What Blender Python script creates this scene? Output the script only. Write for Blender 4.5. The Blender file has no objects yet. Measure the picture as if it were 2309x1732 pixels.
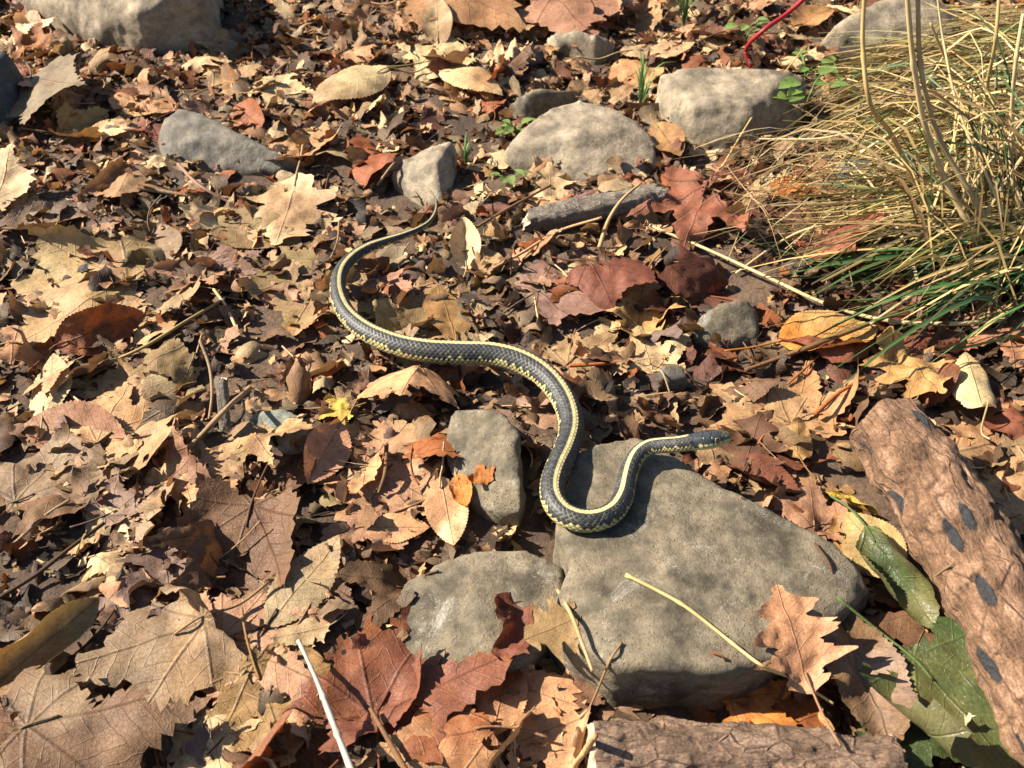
import bpy, bmesh, math, random
import numpy as np
from mathutils import Vector, Matrix
from mathutils.geometry import delaunay_2d_cdt

# ------------------------------------------------------------------ camera, light
sc = bpy.context.scene
R = math.radians
CAM_H, PITCH, HFOV = 0.50, R(45), R(58)
W0, H0 = 2309.0, 1732.0
FPX = (W0 / 2) / math.tan(HFOV / 2)
cam = bpy.data.cameras.new('camera'); camo = bpy.data.objects.new('camera', cam)
sc.collection.objects.link(camo); sc.camera = camo
camo.location = (0, 0, CAM_H); camo.rotation_euler = (R(90) - PITCH, 0, 0)
cam.sensor_width = 36; cam.lens = 18 / math.tan(HFOV / 2)
cam.clip_start = 0.01; cam.clip_end = 200
cam.dof.use_dof = True; cam.dof.focus_distance = 0.66; cam.dof.aperture_fstop = 17

SUN_EL, SUN_AZ = 38.0, 168.0          # azimuth of the sun counter-clockwise from +x
sv = Vector((math.cos(R(SUN_EL)) * math.cos(R(SUN_AZ)), math.cos(R(SUN_EL)) * math.sin(R(SUN_AZ)), math.sin(R(SUN_EL))))
world = bpy.data.worlds.new('World'); sc.world = world; world.use_nodes = True
wn = world.node_tree.nodes; bg = wn['Background']
sky = wn.new('ShaderNodeTexSky'); sky.sky_type = 'NISHITA'; sky.sun_disc = False
sky.sun_elevation = R(SUN_EL); sky.sun_rotation = R(90 - SUN_AZ)
world.node_tree.links.new(sky.outputs[0], bg.inputs[0]); bg.inputs[1].default_value = 0.05
sun = bpy.data.lights.new('sun', 'SUN'); suno = bpy.data.objects.new('sun', sun)
sc.collection.objects.link(suno)
sun.energy = 5.0; sun.angle = R(0.53); sun.color = (1.0, 0.905, 0.765)
suno.rotation_euler = sv.to_track_quat('Z', 'Y').to_euler(); suno.location = sv * 3
sc.view_settings.view_transform = 'Standard'; sc.view_settings.look = 'None'
sc.view_settings.exposure = 1.6; sc.view_settings.gamma = 1.0
sc.view_settings.use_curve_mapping = False
sc.cycles.max_bounces = 4; sc.cycles.diffuse_bounces = 1; sc.cycles.transparent_max_bounces = 4

# ------------------------------------------------------------------ helpers
rng = np.random.default_rng(11)
VS = W0 / 2212.0                        # the photograph was read at 2212 px wide
def P(vx, vy, z=0.0):
    """a pixel of the photograph (2212-px view) and a height above the soil -> a point of the place"""
    dx = (vx * VS - W0 / 2) / FPX; dy = (H0 / 2 - vy * VS) / FPX
    d = np.array([dx, math.cos(PITCH) + dy * math.sin(PITCH), -math.sin(PITCH) + dy * math.cos(PITCH)])
    t = (z - CAM_H) / d[2]
    return np.array([0, 0, CAM_H]) + d * t
def project(p):
    p = np.atleast_2d(p); rel = p - np.array([0, 0, CAM_H])
    f = rel[:, 1] * math.cos(PITCH) - rel[:, 2] * math.sin(PITCH)
    u = rel[:, 1] * math.sin(PITCH) + rel[:, 2] * math.cos(PITCH)
    return np.stack([(W0 / 2 + FPX * rel[:, 0] / f) / VS, (H0 / 2 - FPX * u / f) / VS], 1)

def _hash(i, j, k, s):
    n = (i.astype(np.int64) * 374761393 + j.astype(np.int64) * 668265263 + k.astype(np.int64) * 2147483647 + s * 974711) & 0xFFFFFFFF
    n = ((n ^ (n >> 13)) * 1274126177) & 0xFFFFFFFF
    n = ((n ^ (n >> 16)) * 2246822519) & 0xFFFFFFFF
    return ((n ^ (n >> 15)) & 0xFFFF) / 32767.5 - 1.0
def vnoise(p, s=0):
    p = np.asarray(p, float)
    if p.shape[1] == 2: p = np.concatenate([p, np.zeros((len(p), 1))], 1)
    f = np.floor(p); i = f.astype(np.int64); t = p - f; t = t * t * (3 - 2 * t)
    r = 0
    for a in (0, 1):
        for b in (0, 1):
            for c in (0, 1):
                w = (t[:, 0] if a else 1 - t[:, 0]) * (t[:, 1] if b else 1 - t[:, 1]) * (t[:, 2] if c else 1 - t[:, 2])
                r = r + w * _hash(i[:, 0] + a, i[:, 1] + b, i[:, 2] + c, s)
    return r
def fbm(p, s=0, oct=4, gain=0.5):
    p = np.asarray(p, float); r = 0; a = 1.0
    for o in range(oct):
        r = r + a * vnoise(p * 2 ** o + 17.3 * o, s + o); a *= gain
    return r

COL = sc.collection
def link(name, me, mat=None, parent=None):
    o = bpy.data.objects.new(name, me); COL.objects.link(o)
    if mat is not None and me is not None and not me.materials: me.materials.append(mat)
    if parent is not None: o.parent = parent
    return o
def tag(o, label, cat, group=None):
    o['label'] = label; o['category'] = cat
    if group: o['group'] = group
    return o
def mesh(name, v, f, col=None, uv=None, smooth=True):
    """v Nx3, f Mx3 or Mx4 int array; col per vertex rgb; uv per vertex"""
    me = bpy.data.meshes.new(name)
    v = np.asarray(v, np.float32); f = np.asarray(f, np.int32)
    n = f.shape[1]
    me.vertices.add(len(v)); me.vertices.foreach_set('co', v.ravel())
    me.loops.add(f.size); me.loops.foreach_set('vertex_index', f.ravel())
    me.polygons.add(len(f)); me.polygons.foreach_set('loop_start', np.arange(0, f.size, n, dtype=np.int32))
    me.polygons.foreach_set('loop_total', np.full(len(f), n, np.int32))
    me.polygons.foreach_set('use_smooth', np.full(len(f), smooth, bool))
    if uv is not None:
        l = me.uv_layers.new(name='UVMap'); l.data.foreach_set('uv', np.asarray(uv, np.float32)[f.ravel()].ravel())
    me.update(calc_edges=True); me.validate()
    if col is not None:
        a = me.attributes.new('col', 'FLOAT_COLOR', 'POINT')
        c = np.ones((len(v), 4), np.float32); c[:, :col.shape[1]] = col
        a.data.foreach_set('color', c.ravel())
    return me

# ------------------------------------------------------------------ materials
def newmat(name):
    m = bpy.data.materials.new(name); m.use_nodes = True
    nt = m.node_tree; b = nt.nodes['Principled BSDF']
    def nd(t, **kw):
        n = nt.nodes.new(t)
        for k, v in kw.items():
            if k.startswith('_'): setattr(n, k[1:], v)
            else:
                n.inputs[int(k[1:]) if k[0] == 'i' and k[1:].isdigit() else k.replace('_', ' ')].default_value = v
        return n
    def lk(a, b_): nt.links.new(a, b_)
    def ma(op, a, b_=None, c=None):
        n = nt.nodes.new('ShaderNodeMath'); n.operation = op
        for i, x in enumerate((a, b_, c)):
            if x is None: continue
            if isinstance(x, (int, float)): n.inputs[i].default_value = x
            else: lk(x, n.inputs[i])
        return n.outputs[0]
    def ramp(fac, stops, interp='LINEAR'):
        n = nt.nodes.new('ShaderNodeValToRGB'); n.color_ramp.interpolation = interp
        e = n.color_ramp.elements
        while len(e) < len(stops): e.new(0.5)
        for x, (p, c) in zip(e, stops):
            x.position = p; x.color = c if len(c) == 4 else (*c, 1)
        lk(fac, n.inputs[0]); return n.outputs[0]
    def mix(bt, fac, a, b_):
        n = nt.nodes.new('ShaderNodeMix'); n.data_type = 'RGBA'; n.blend_type = bt
        for i, x in ((0, fac), (6, a), (7, b_)):
            if isinstance(x, (int, float)): n.inputs[i].default_value = x
            elif isinstance(x, tuple): n.inputs[i].default_value = (*x, 1)
            else: lk(x, n.inputs[i])
        return n.outputs[2]
    return m, nt, b, nd, lk, ma, ramp, mix
def g3(x): return (x, x, x)

def leaf_mat(name, palmate, trans=0.15, rough=0.62, vein_dark=0.62):
    m, nt, b, nd, lk, ma, ramp, mix = newmat(name)
    a = nd('ShaderNodeAttribute', _attribute_name='col')
    uv = nd('ShaderNodeUVMap', _uv_map='UVMap'); sp = nd('ShaderNodeSeparateXYZ'); lk(uv.outputs[0], sp.inputs[0])
    x, y = sp.outputs[0], sp.outputs[1]
    th = ma('ABSOLUTE', ma('ARCTAN2', y, x)); r = ma('SQRT', ma('ADD', ma('MULTIPLY', x, x), ma('MULTIPLY', y, y)))
    if palmate: th = ma('PINGPONG', th, R(21))
    dist = ma('MULTIPLY', r, ma('SINE', th)); t = ma('MULTIPLY', r, ma('COSINE', th))
    obj = nd('ShaderNodeObjectInfo')
    off = nd('ShaderNodeVectorMath', _operation='ADD'); lk(uv.outputs[0], off.inputs[0])
    cb = nd('ShaderNodeCombineXYZ'); lk(ma('MULTIPLY', obj.outputs['Random'], 60.0), cb.inputs[0]); lk(ma('MULTIPLY', obj.outputs['Random'], 37.0), cb.inputs[2])
    lk(cb.outputs[0], off.inputs[1])
    w = nd('ShaderNodeTexNoise', Scale=9.0, Detail=1.0); lk(off.outputs[0], w.inputs['Vector'])
    wob = ma('MULTIPLY', ma('SUBTRACT', w.outputs[0], 0.5), 0.05)
    main = ma('SUBTRACT', 1.0, ma('SMOOTH_MIN', 1.0, ma('DIVIDE', dist, ma('MAXIMUM', ma('SUBTRACT', 0.017, ma('MULTIPLY', t, 0.011)), 0.004)), 0.1))
    main = ma('MAXIMUM', main, 0.0)
    fr = ma('FRACT', ma('MULTIPLY', ma('ADD', ma('SUBTRACT', t, ma('MULTIPLY', dist, 0.75)), wob), 9.0))
    lat = ma('MAXIMUM', ma('SUBTRACT', 1.0, ma('DIVIDE', ma('ABSOLUTE', ma('SUBTRACT', fr, 0.5)), 0.06)), 0.0)
    fine = nd('ShaderNodeTexVoronoi', _feature='DISTANCE_TO_EDGE', Scale=34.0); lk(off.outputs[0], fine.inputs['Vector'])
    fv = ma('MAXIMUM', ma('SUBTRACT', 1.0, ma('DIVIDE', fine.outputs[0], 0.06)), 0.0)
    n1 = nd('ShaderNodeTexNoise', Scale=6.0, Detail=4.0, Roughness=0.65); lk(off.outputs[0], n1.inputs['Vector'])
    n2 = nd('ShaderNodeTexNoise', Scale=34.0, Detail=3.0, Roughness=0.7); lk(off.outputs[0], n2.inputs['Vector'])
    c = mix('MULTIPLY', 1.0, a.outputs[0], ramp(n1.outputs[0], [(0.28, (0.62, 0.56, 0.52)), (0.5, (1, 1, 1)), (0.75, (1.22, 1.2, 1.12))]))
    c = mix('MULTIPLY', 1.0, c, ramp(n2.outputs[0], [(0.28, g3(0.66)), (0.5, g3(1.0)), (0.8, g3(1.14))]))
    sp2 = nd('ShaderNodeTexVoronoi', Scale=16.0); lk(off.outputs[0], sp2.inputs['Vector'])
    spot = ma('MULTIPLY', ramp(sp2.outputs[0], [(0.10, g3(1)), (0.2, g3(0))]), ramp(n1.outputs[0], [(0.5, g3(0)), (0.6, g3(0.75))]))
    c = mix('MULTIPLY', spot, c, (0.4, 0.34, 0.3))
    vm = ma('MINIMUM', ma('ADD', ma('MULTIPLY', main, 0.85), ma('ADD', ma('MULTIPLY', lat, 0.26), ma('MULTIPLY', fv, 0.12))), 1.0)
    c = mix('MIX', vm, c, mix('MULTIPLY', 1.0, c, g3(vein_dark)))
    geo = nd('ShaderNodeNewGeometry')
    c = mix('MIX', ma('MULTIPLY', geo.outputs['Backfacing'], 0.25), c, mix('MIX', 0.4, c, (0.34, 0.27, 0.2)))
    lk(c, b.inputs['Base Color']); b.inputs['Roughness'].default_value = rough
    b.inputs['Specular IOR Level'].default_value = 0.35
    bp = nd('ShaderNodeBump', Strength=0.55, Distance=0.0012)
    h = ma('ADD', ma('MULTIPLY', n2.outputs[0], 0.7), ma('ADD', ma('MULTIPLY', main, 0.9), ma('ADD', ma('MULTIPLY', lat, 0.4), ma('MULTIPLY', fv, 0.22))))
    lk(h, bp.inputs['Height']); lk(bp.outputs[0], b.inputs['Normal'])
    tr = nd('ShaderNodeBsdfTranslucent'); lk(mix('MULTIPLY', 1.0, c, (1.25, 1.0, 0.7)), tr.inputs[0])
    ms = nd('ShaderNodeMixShader'); ms.inputs[0].default_value = trans
    lk(b.outputs[0], ms.inputs[1]); lk(tr.outputs[0], ms.inputs[2])
    lk(ms.outputs[0], nt.nodes['Material Output'].inputs[0])
    return m
M_PINN = leaf_mat('dry_leaf_pinnate', False); M_PALM = leaf_mat('dry_leaf_palmate', True)
M_GREENLEAF = leaf_mat('fresh_leaf', True, 0.28, 0.38, 1.35); M_SPROUT = leaf_mat('sprout_leaf', False, 0.35, 0.45, 1.2)

def col_mat(name, rough=0.6, scale=(1, 1, 1), amt=0.35, bump=0.3, spec=0.3, nscale=400, dist=0.0006, trans=0.0):
    """a material coloured by the 'col' attribute with grain along the piece"""
    m, nt, b, nd, lk, ma, ramp, mix = newmat(name)
    a = nd('ShaderNodeAttribute', _attribute_name='col')
    uv = nd('ShaderNodeUVMap', _uv_map='UVMap'); mp = nd('ShaderNodeMapping'); mp.inputs['Scale'].default_value = scale
    lk(uv.outputs[0], mp.inputs[0])
    n = nd('ShaderNodeTexNoise', Scale=nscale, Detail=5.0, Roughness=0.65); lk(mp.outputs[0], n.inputs['Vector'])
    c = mix('MULTIPLY', 1.0, a.outputs[0], ramp(n.outputs[0], [(0.28, g3(1 - amt)), (0.5, g3(1)), (0.75, g3(1 + amt * 0.6))]))
    lk(c, b.inputs['Base Color']); b.inputs['Roughness'].default_value = rough; b.inputs['Specular IOR Level'].default_value = spec
    bp = nd('ShaderNodeBump', Strength=bump, Distance=dist); lk(n.outputs[0], bp.inputs['Height']); lk(bp.outputs[0], b.inputs['Normal'])
    if trans:
        tr = nd('ShaderNodeBsdfTranslucent'); lk(c, tr.inputs[0]); ms = nd('ShaderNodeMixShader'); ms.inputs[0].default_value = trans
        lk(b.outputs[0], ms.inputs[1]); lk(tr.outputs[0], ms.inputs[2]); lk(ms.outputs[0], nt.nodes['Material Output'].inputs[0])
    return m
M_TWIG = col_mat('twig_bark', 0.75, (40, 3, 1), 0.45, 0.5, 0.2, 20, 0.0008)
M_STRAW = col_mat('dry_straw', 0.5, (4, 60, 1), 0.25, 0.3, 0.35, 10, 0.0004, 0.15)

def rock_mat(name, base, warm, speck=0.5, lichen=0.3):
    m, nt, b, nd, lk, ma, ramp, mix = newmat(name)
    tc = nd('ShaderNodeTexCoord'); V = tc.outputs['Object']
    def noise(s, d, r=0.6):
        n = nd('ShaderNodeTexNoise', Scale=s, Detail=d, Roughness=r); lk(V, n.inputs['Vector']); return n.outputs[0]
    big, mid, fin, grit = noise(22, 5), noise(85, 6, .7), noise(380, 5, .7), noise(1100, 3, .7)
    dk = tuple(x * 0.6 for x in base); lt = tuple(min(1, x * 1.35) for x in base)
    c = ramp(big, [(0.38, dk), (0.47, base), (0.54, warm), (0.64, lt)])
    c = mix('MULTIPLY', 1.0, c, ramp(mid, [(0.3, g3(0.62)), (0.5, g3(1.0)), (0.72, g3(1.28))]))
    c = mix('MULTIPLY', 1.0, c, ramp(fin, [(0.32, g3(0.8)), (0.5, g3(1.0)), (0.7, g3(1.14))]))
    c = mix('MULTIPLY', 1.0, c, ramp(grit, [(0.32, g3(0.78)), (0.5, g3(1.0)), (0.7, g3(1.16))]))
    pit = nd('ShaderNodeTexVoronoi', Scale=420.0); lk(V, pit.inputs['Vector'])
    pits = ma('MULTIPLY', ramp(pit.outputs[0], [(0.12, g3(1)), (0.26, g3(0))]), ramp(big, [(0.45, g3(0)), (0.56, g3(1))]))
    c = mix('MULTIPLY', ma('MULTIPLY', pits, 0.6), c, (0.4, 0.36, 0.32))
    lic = nd('ShaderNodeTexNoise', Scale=34.0, Detail=9.0, Roughness=0.78, Distortion=0.6)
    mp = nd('ShaderNodeMapping'); mp.inputs['Location'].default_value = (3.1, 1.7, 0.4); lk(V, mp.inputs[0]); lk(mp.outputs[0], lic.inputs['Vector'])
    c = mix('MIX', ma('MULTIPLY', ramp(lic.outputs[0], [(0.56, g3(0)), (0.70, g3(1))]), lichen), c, (0.46, 0.43, 0.37))
    pale = ma('MULTIPLY', ramp(grit, [(0.58, g3(0)), (0.66, g3(1))]), ramp(lic.outputs[0], [(0.5, g3(0)), (0.6, g3(1))]))
    c = mix('MIX', ma('MULTIPLY', pale, speck), c, (0.55, 0.52, 0.46))
    c = mix('MULTIPLY', ramp(lic.outputs[0], [(0.32, g3(0.8)), (0.44, g3(0))]), c, (0.55, 0.5, 0.5))
    lk(c, b.inputs['Base Color']); b.inputs['Roughness'].default_value = 0.8; b.inputs['Specular IOR Level'].default_value = 0.28
    h = ma('SUBTRACT', ma('ADD', ma('MULTIPLY', mid, 1.3), ma('ADD', ma('MULTIPLY', fin, 0.28), ma('MULTIPLY', grit, 0.22))), ma('MULTIPLY', pits, 0.3))
    bp = nd('ShaderNodeBump', Strength=0.7, Distance=0.002); lk(h, bp.inputs['Height']); lk(bp.outputs[0], b.inputs['Normal'])
    return m
M_ROCK_OLIVE = rock_mat('sandstone_olive_grey', (0.118, 0.098, 0.066), (0.150, 0.120, 0.079), 0.55, 0.42)
M_ROCK_TAN = rock_mat('sandstone_tan', (0.215, 0.175, 0.122), (0.25, 0.20, 0.138), 0.3, 0.15)
M_ROCK_GREY = rock_mat('slate_grey', (0.128, 0.113, 0.09), (0.145, 0.128, 0.10), 0.25, 0.15)
M_ROCK_DARK = rock_mat('slate_dark', (0.05, 0.052, 0.052), (0.06, 0.06, 0.056), 0.15, 0.05)
M_ROCK_GREEN = rock_mat('stone_green_grey', (0.17, 0.18, 0.145), (0.19, 0.19, 0.15), 0.2, 0.2)

def soil_mat():
    m, nt, b, nd, lk, ma, ramp, mix = newmat('soil')
    tc = nd('ShaderNodeTexCoord'); V = tc.outputs['Object']
    n1 = nd('ShaderNodeTexNoise', Scale=12.0, Detail=6.0); n2 = nd('ShaderNodeTexNoise', Scale=240.0, Detail=6.0, Roughness=0.75)
    lk(V, n1.inputs['Vector']); lk(V, n2.inputs['Vector'])
    c = ramp(n1.outputs[0], [(0.35, (0.042, 0.026, 0.016)), (0.6, (0.115, 0.07, 0.042))])
    c = mix('MULTIPLY', 1.0, c, ramp(n2.outputs[0], [(0.3, g3(0.45)), (0.5, g3(1)), (0.75, g3(1.7))]))
    lk(c, b.inputs['Base Color']); b.inputs['Roughness'].default_value = 0.95
    bp = nd('ShaderNodeBump', Strength=0.9, Distance=0.003); lk(n2.outputs[0], bp.inputs['Height']); lk(bp.outputs[0], b.inputs['Normal'])
    return m
M_SOIL = soil_mat()

def log_mat(name, cols, patch=True, grain=1.0):
    """bark: UV x along the log in metres, y around in metres"""
    m, nt, b, nd, lk, ma, ramp, mix = newmat(name)
    uv = nd('ShaderNodeUVMap', _uv_map='UVMap')
    def mp(s, loc=(0, 0, 0)):
        q = nd('ShaderNodeMapping'); q.inputs['Scale'].default_value = s; q.inputs['Location'].default_value = loc; lk(uv.outputs[0], q.inputs[0]); return q.outputs[0]
    def noise(v, s, d=5, r=.65):
        n = nd('ShaderNodeTexNoise', Scale=s, Detail=d, Roughness=r); lk(v, n.inputs['Vector']); return n.outputs[0]
    big, mid, fib = noise(mp((1, 2, 1)), 26, 6, .7), noise(mp((1, 1.6, 1)), 110, 6, .7), noise(mp((0.5, 3.2, 1)), 200 * grain, 5, .7)
    fin = noise(mp((1, 1, 1)), 620, 4, .7)
    c = ramp(big, [(0.36, cols[0]), (0.46, cols[1]), (0.53, cols[2]), (0.64, cols[3])])
    c = mix('MULTIPLY', 1.0, c, ramp(mid, [(0.3, g3(0.6)), (0.5, g3(1)), (0.7, g3(1.25))]))
    c = mix('MULTIPLY', 1.0, c, ramp(fib, [(0.3, g3(0.7)), (0.5, g3(1)), (0.7, g3(1.12))]))
    c = mix('MULTIPLY', 0.8, c, ramp(fin, [(0.36, g3(0.55)), (0.5, g3(1)), (0.64, g3(1.3))]))
    vor = nd('ShaderNodeTexVoronoi', _feature='DISTANCE_TO_EDGE', Scale=70.0 * grain); lk(mp((0.55, 1, 1)), vor.inputs['Vector'])
    crack = ma('MULTIPLY', ramp(vor.outputs[0], [(0.0, g3(1)), (0.06, g3(0))]), ramp(big, [(0.42, g3(0.0)), (0.6, g3(0.8))]))
    c = mix('MULTIPLY', crack, c, (0.4, 0.34, 0.3))
    h = ma('ADD', ma('MULTIPLY', mid, 1.3), ma('ADD', ma('MULTIPLY', fib, 0.8), ma('SUBTRACT', ma('MULTIPLY', fin, 0.4), ma('MULTIPLY', crack, 0.9))))
    if patch:
        pv = nd('ShaderNodeTexVoronoi', _voronoi_dimensions='2D', Scale=1.0, Randomness=0.85); lk(mp((24, 70, 1), (0.3, 0.62, 0)), pv.inputs['Vector'])
        wv = ma('ADD', pv.outputs[0], ma('MULTIPLY', ma('SUBTRACT', mid, 0.5), 0.22))
        wn_ = nd('ShaderNodeSeparateColor'); lk(pv.outputs['Color'], wn_.inputs[0])
        pm = ma('MULTIPLY', ramp(wv, [(0.22, g3(1)), (0.27, g3(0))]), ramp(wn_.outputs[0], [(0.66, g3(0)), (0.68, g3(1))]))
        c = mix('MIX', pm, c, mix('MULTIPLY', 1.0, (0.036, 0.036, 0.038), ramp(fin, [(0.3, g3(0.6)), (0.7, g3(1.4))])))
        h = ma('SUBTRACT', h, ma('MULTIPLY', pm, 0.5))
    lk(c, b.inputs['Base Color']); b.inputs['Roughness'].default_value = 0.8; b.inputs['Specular IOR Level'].default_value = 0.25
    bp = nd('ShaderNodeBump', Strength=0.95, Distance=0.003); lk(h, bp.inputs['Height']); lk(bp.outputs[0], b.inputs['Normal'])
    return m
M_LOG = log_mat('peeling_bark', [(0.085, 0.048, 0.028), (0.17, 0.096, 0.055), (0.235, 0.135, 0.08), (0.38, 0.235, 0.15)])
M_LOG2 = log_mat('flaky_bark', [(0.10, 0.065, 0.043), (0.18, 0.115, 0.077), (0.24, 0.155, 0.105), (0.32, 0.22, 0.155)], False, 1.4)
M_STICK = log_mat('weathered_wood', [(0.15, 0.12, 0.095), (0.20, 0.165, 0.13), (0.24, 0.2, 0.16), (0.3, 0.255, 0.2)], False, 2.2)
def wood_mat():
    m, nt, b, nd, lk, ma, ramp, mix = newmat('broken_wood')
    tc = nd('ShaderNodeTexCoord'); n = nd('ShaderNodeTexNoise', Scale=160.0, Detail=5.0); lk(tc.outputs['Object'], n.inputs['Vector'])
    lk(ramp(n.outputs[0], [(0.3, (0.2, 0.13, 0.08)), (0.6, (0.5, 0.38, 0.26))]), b.inputs['Base Color']); b.inputs['Roughness'].default_value = 0.85
    bp = nd('ShaderNodeBump', Strength=0.9, Distance=0.002); lk(n.outputs[0], bp.inputs['Height']); lk(bp.outputs[0], b.inputs['Normal'])
    return m
M_WOOD = wood_mat()
def snake_mat():
    m, nt, b, nd, lk, ma, ramp, mix = newmat('snake_scales')
    a = nd('ShaderNodeAttribute', _attribute_name='col'); lk(a.outputs[0], b.inputs['Base Color'])
    g = nd('ShaderNodeAttribute', _attribute_name='gloss')
    lk(ma('SUBTRACT', 0.52, ma('MULTIPLY', g.outputs['Fac'], 0.24)), b.inputs['Roughness'])
    b.inputs['Specular IOR Level'].default_value = 0.38
    return m
M_SNAKE = snake_mat()
def eye_mat():
    m, nt, b, nd, lk, ma, ramp, mix = newmat('snake_eye')
    tc = nd('ShaderNodeTexCoord'); sp = nd('ShaderNodeSeparateXYZ'); lk(tc.outputs['Object'], sp.inputs[0])
    r = ma('SQRT', ma('ADD', ma('MULTIPLY', sp.outputs[0], sp.outputs[0]), ma('MULTIPLY', sp.outputs[1], sp.outputs[1])))
    lk(ramp(ma('MULTIPLY', r, 370.0), [(0.0, (0.004, 0.004, 0.004)), (0.50, (0.006, 0.005, 0.004)), (0.55, (0.22, 0.13, 0.045)), (0.62, (0.16, 0.09, 0.03)), (0.70, (0.012, 0.009, 0.007))]), b.inputs['Base Color'])
    b.inputs['Roughness'].default_value = 0.06; b.inputs['Coat Weight'].default_value = 1.0
    return m
M_EYE = eye_mat()

# ------------------------------------------------------------------ height map that everything rests on
CELL = 0.003; X0, X1, Y0, Y1 = -1.15, 1.15, 0.02, 1.75
NX, NY = int((X1 - X0) / CELL), int((Y1 - Y0) / CELL)
gx, gy = np.meshgrid(X0 + (np.arange(NX) + .5) * CELL, Y0 + (np.arange(NY) + .5) * CELL, indexing='ij')
def ground_h(x, y):
    p = np.stack([np.ravel(x), np.ravel(y)], 1)
    return (0.006 * fbm(p * 7, 5, 3) + 0.002 * fbm(p * 40, 9, 2)).reshape(np.shape(x))
HM = ground_h(gx, gy); G0 = HM.copy()
OB = np.zeros((NX, NY), bool); CEIL = np.full((NX, NY), 9.0)
def cell(x, y):
    return np.clip(((x - X0) / CELL).astype(int), 0, NX - 1), np.clip(((y - Y0) / CELL).astype(int), 0, NY - 1)
def stamp(v, obstacle=True, thr=0.012):
    i, j = cell(v[:, 0], v[:, 1]); np.maximum.at(HM, (i, j), v[:, 2])
    if obstacle:
        k = v[:, 2] > G0[i, j] + thr; OB[i[k], j[k]] = True

xs = np.concatenate([[-30, -15, -8, -5, -3, -2, -1.5], np.linspace(-1.2, 1.2, 320), [1.5, 2, 3, 5, 8, 15, 30]])
ys = np.concatenate([[-30, -15, -8, -4, -2, -1, -.5], np.linspace(-.1, 1.9, 270), [2.2, 2.7, 3.5, 5, 8, 15, 30]])
GX, GY = np.meshgrid(xs, ys, indexing='ij')
gv = np.stack([GX.ravel(), GY.ravel(), ground_h(GX, GY).ravel()], 1)
idx = np.arange(len(xs) * len(ys)).reshape(len(xs), len(ys))
gf = np.stack([idx[:-1, :-1].ravel(), idx[1:, :-1].ravel(), idx[1:, 1:].ravel(), idx[:-1, 1:].ravel()], 1)
go = link('ground', mesh('ground', gv, gf), M_SOIL); go['kind'] = 'structure'

# ------------------------------------------------------------------ rocks
LAND = []                                # landmarks for naming where a leaf lies: (x, y, phrase)
def remesh(bm, voxel):
    me = bpy.data.meshes.new('tmp'); bm.to_mesh(me); bm.free()
    o = bpy.data.objects.new('tmp', me); COL.objects.link(o)
    md = o.modifiers.new('r', 'REMESH'); md.mode = 'VOXEL'; md.voxel_size = voxel
    dg = bpy.context.evaluated_depsgraph_get(); em = bpy.data.meshes.new_from_object(o.evaluated_get(dg))
    bpy.data.objects.remove(o); bpy.data.meshes.remove(me)
    n = len(em.vertices); v = np.empty(n * 3); em.vertices.foreach_get('co', v); v = v.reshape(-1, 3)
    e = np.empty(len(em.edges) * 2, int); em.edges.foreach_get('vertices', e); e = e.reshape(-1, 2)
    return em, v, e
def smooth_v(v, e, it, f=0.5):
    deg = np.bincount(e.ravel(), minlength=len(v))[:, None].astype(float)
    for _ in range(it):
        s = np.zeros_like(v); np.add.at(s, e[:, 0], v[e[:, 1]]); np.add.at(s, e[:, 1], v[e[:, 0]])
        v = v + f * (s / np.maximum(deg, 1) - v)
    return v
def rock(name, label, hulls, mat, cat='rock', voxel=0.004, sm=3, amp=0.0025, freq=28, seed=1, phrase=None, depth=0.035, group=None, out=1.06, zs=1.0, facets=0, chip=.985):
    bm = bmesh.new(); hulls = [[(x, y, z * zs) for x, y, z in h] for h in hulls]
    for h in hulls:
        pts = [P(*p) for p in h]; c = sum(pts) / len(pts)
        low = [np.array([c[0] + (p[0] - c[0]) * out, c[1] + (p[1] - c[1]) * out, -depth]) for p in pts]
        vs = [bm.verts.new(p) for p in pts + low]
        r = bmesh.ops.convex_hull(bm, input=vs)
        bmesh.ops.delete(bm, geom=[g for g in r['geom_unused'] if isinstance(g, bmesh.types.BMVert)], context='VERTS')
    bmesh.ops.recalc_face_normals(bm, faces=bm.faces)
    me, v, e = remesh(bm, voxel)
    rf = np.random.default_rng(seed); cv = v - v.mean(0)
    for _ in range(facets):
        a_ = rf.uniform(0, 6.28); el = rf.uniform(-.1, .95); nn = np.array([math.cos(a_) * math.cos(el), math.sin(a_) * math.cos(el), math.sin(el)])
        dd = cv @ nn; d0 = np.quantile(dd, chip - .03 * rf.random()); k_ = dd > d0; cv[k_] -= (dd[k_] - d0)[:, None] * nn * .85
    v = cv + v.mean(0)
    v = smooth_v(v, e, sm)
    me.vertices.foreach_set('co', v.ravel()); me.update()
    nrm = np.empty(len(v) * 3); me.vertices.foreach_get('normal', nrm); nrm = nrm.reshape(-1, 3)
    d = amp * (fbm(v * freq, seed, 4, .5) + 0.55 * (0.5 - np.abs(fbm(v * freq * 1.7 + 5, seed + 7, 3))))
    v = v + nrm * d[:, None]
    o0 = v.mean(0); o0[2] = 0
    me.vertices.foreach_set('co', (v - o0).ravel()); me.update()
    me.polygons.foreach_set('use_smooth', np.ones(len(me.polygons), bool))
    me.materials.clear(); me.name = name
    o = link(name, me, mat); o.location = o0; tag(o, label, cat, group)
    stamp(v)
    if phrase: LAND.append((o0[0], o0[1], phrase))
    return o

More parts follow.
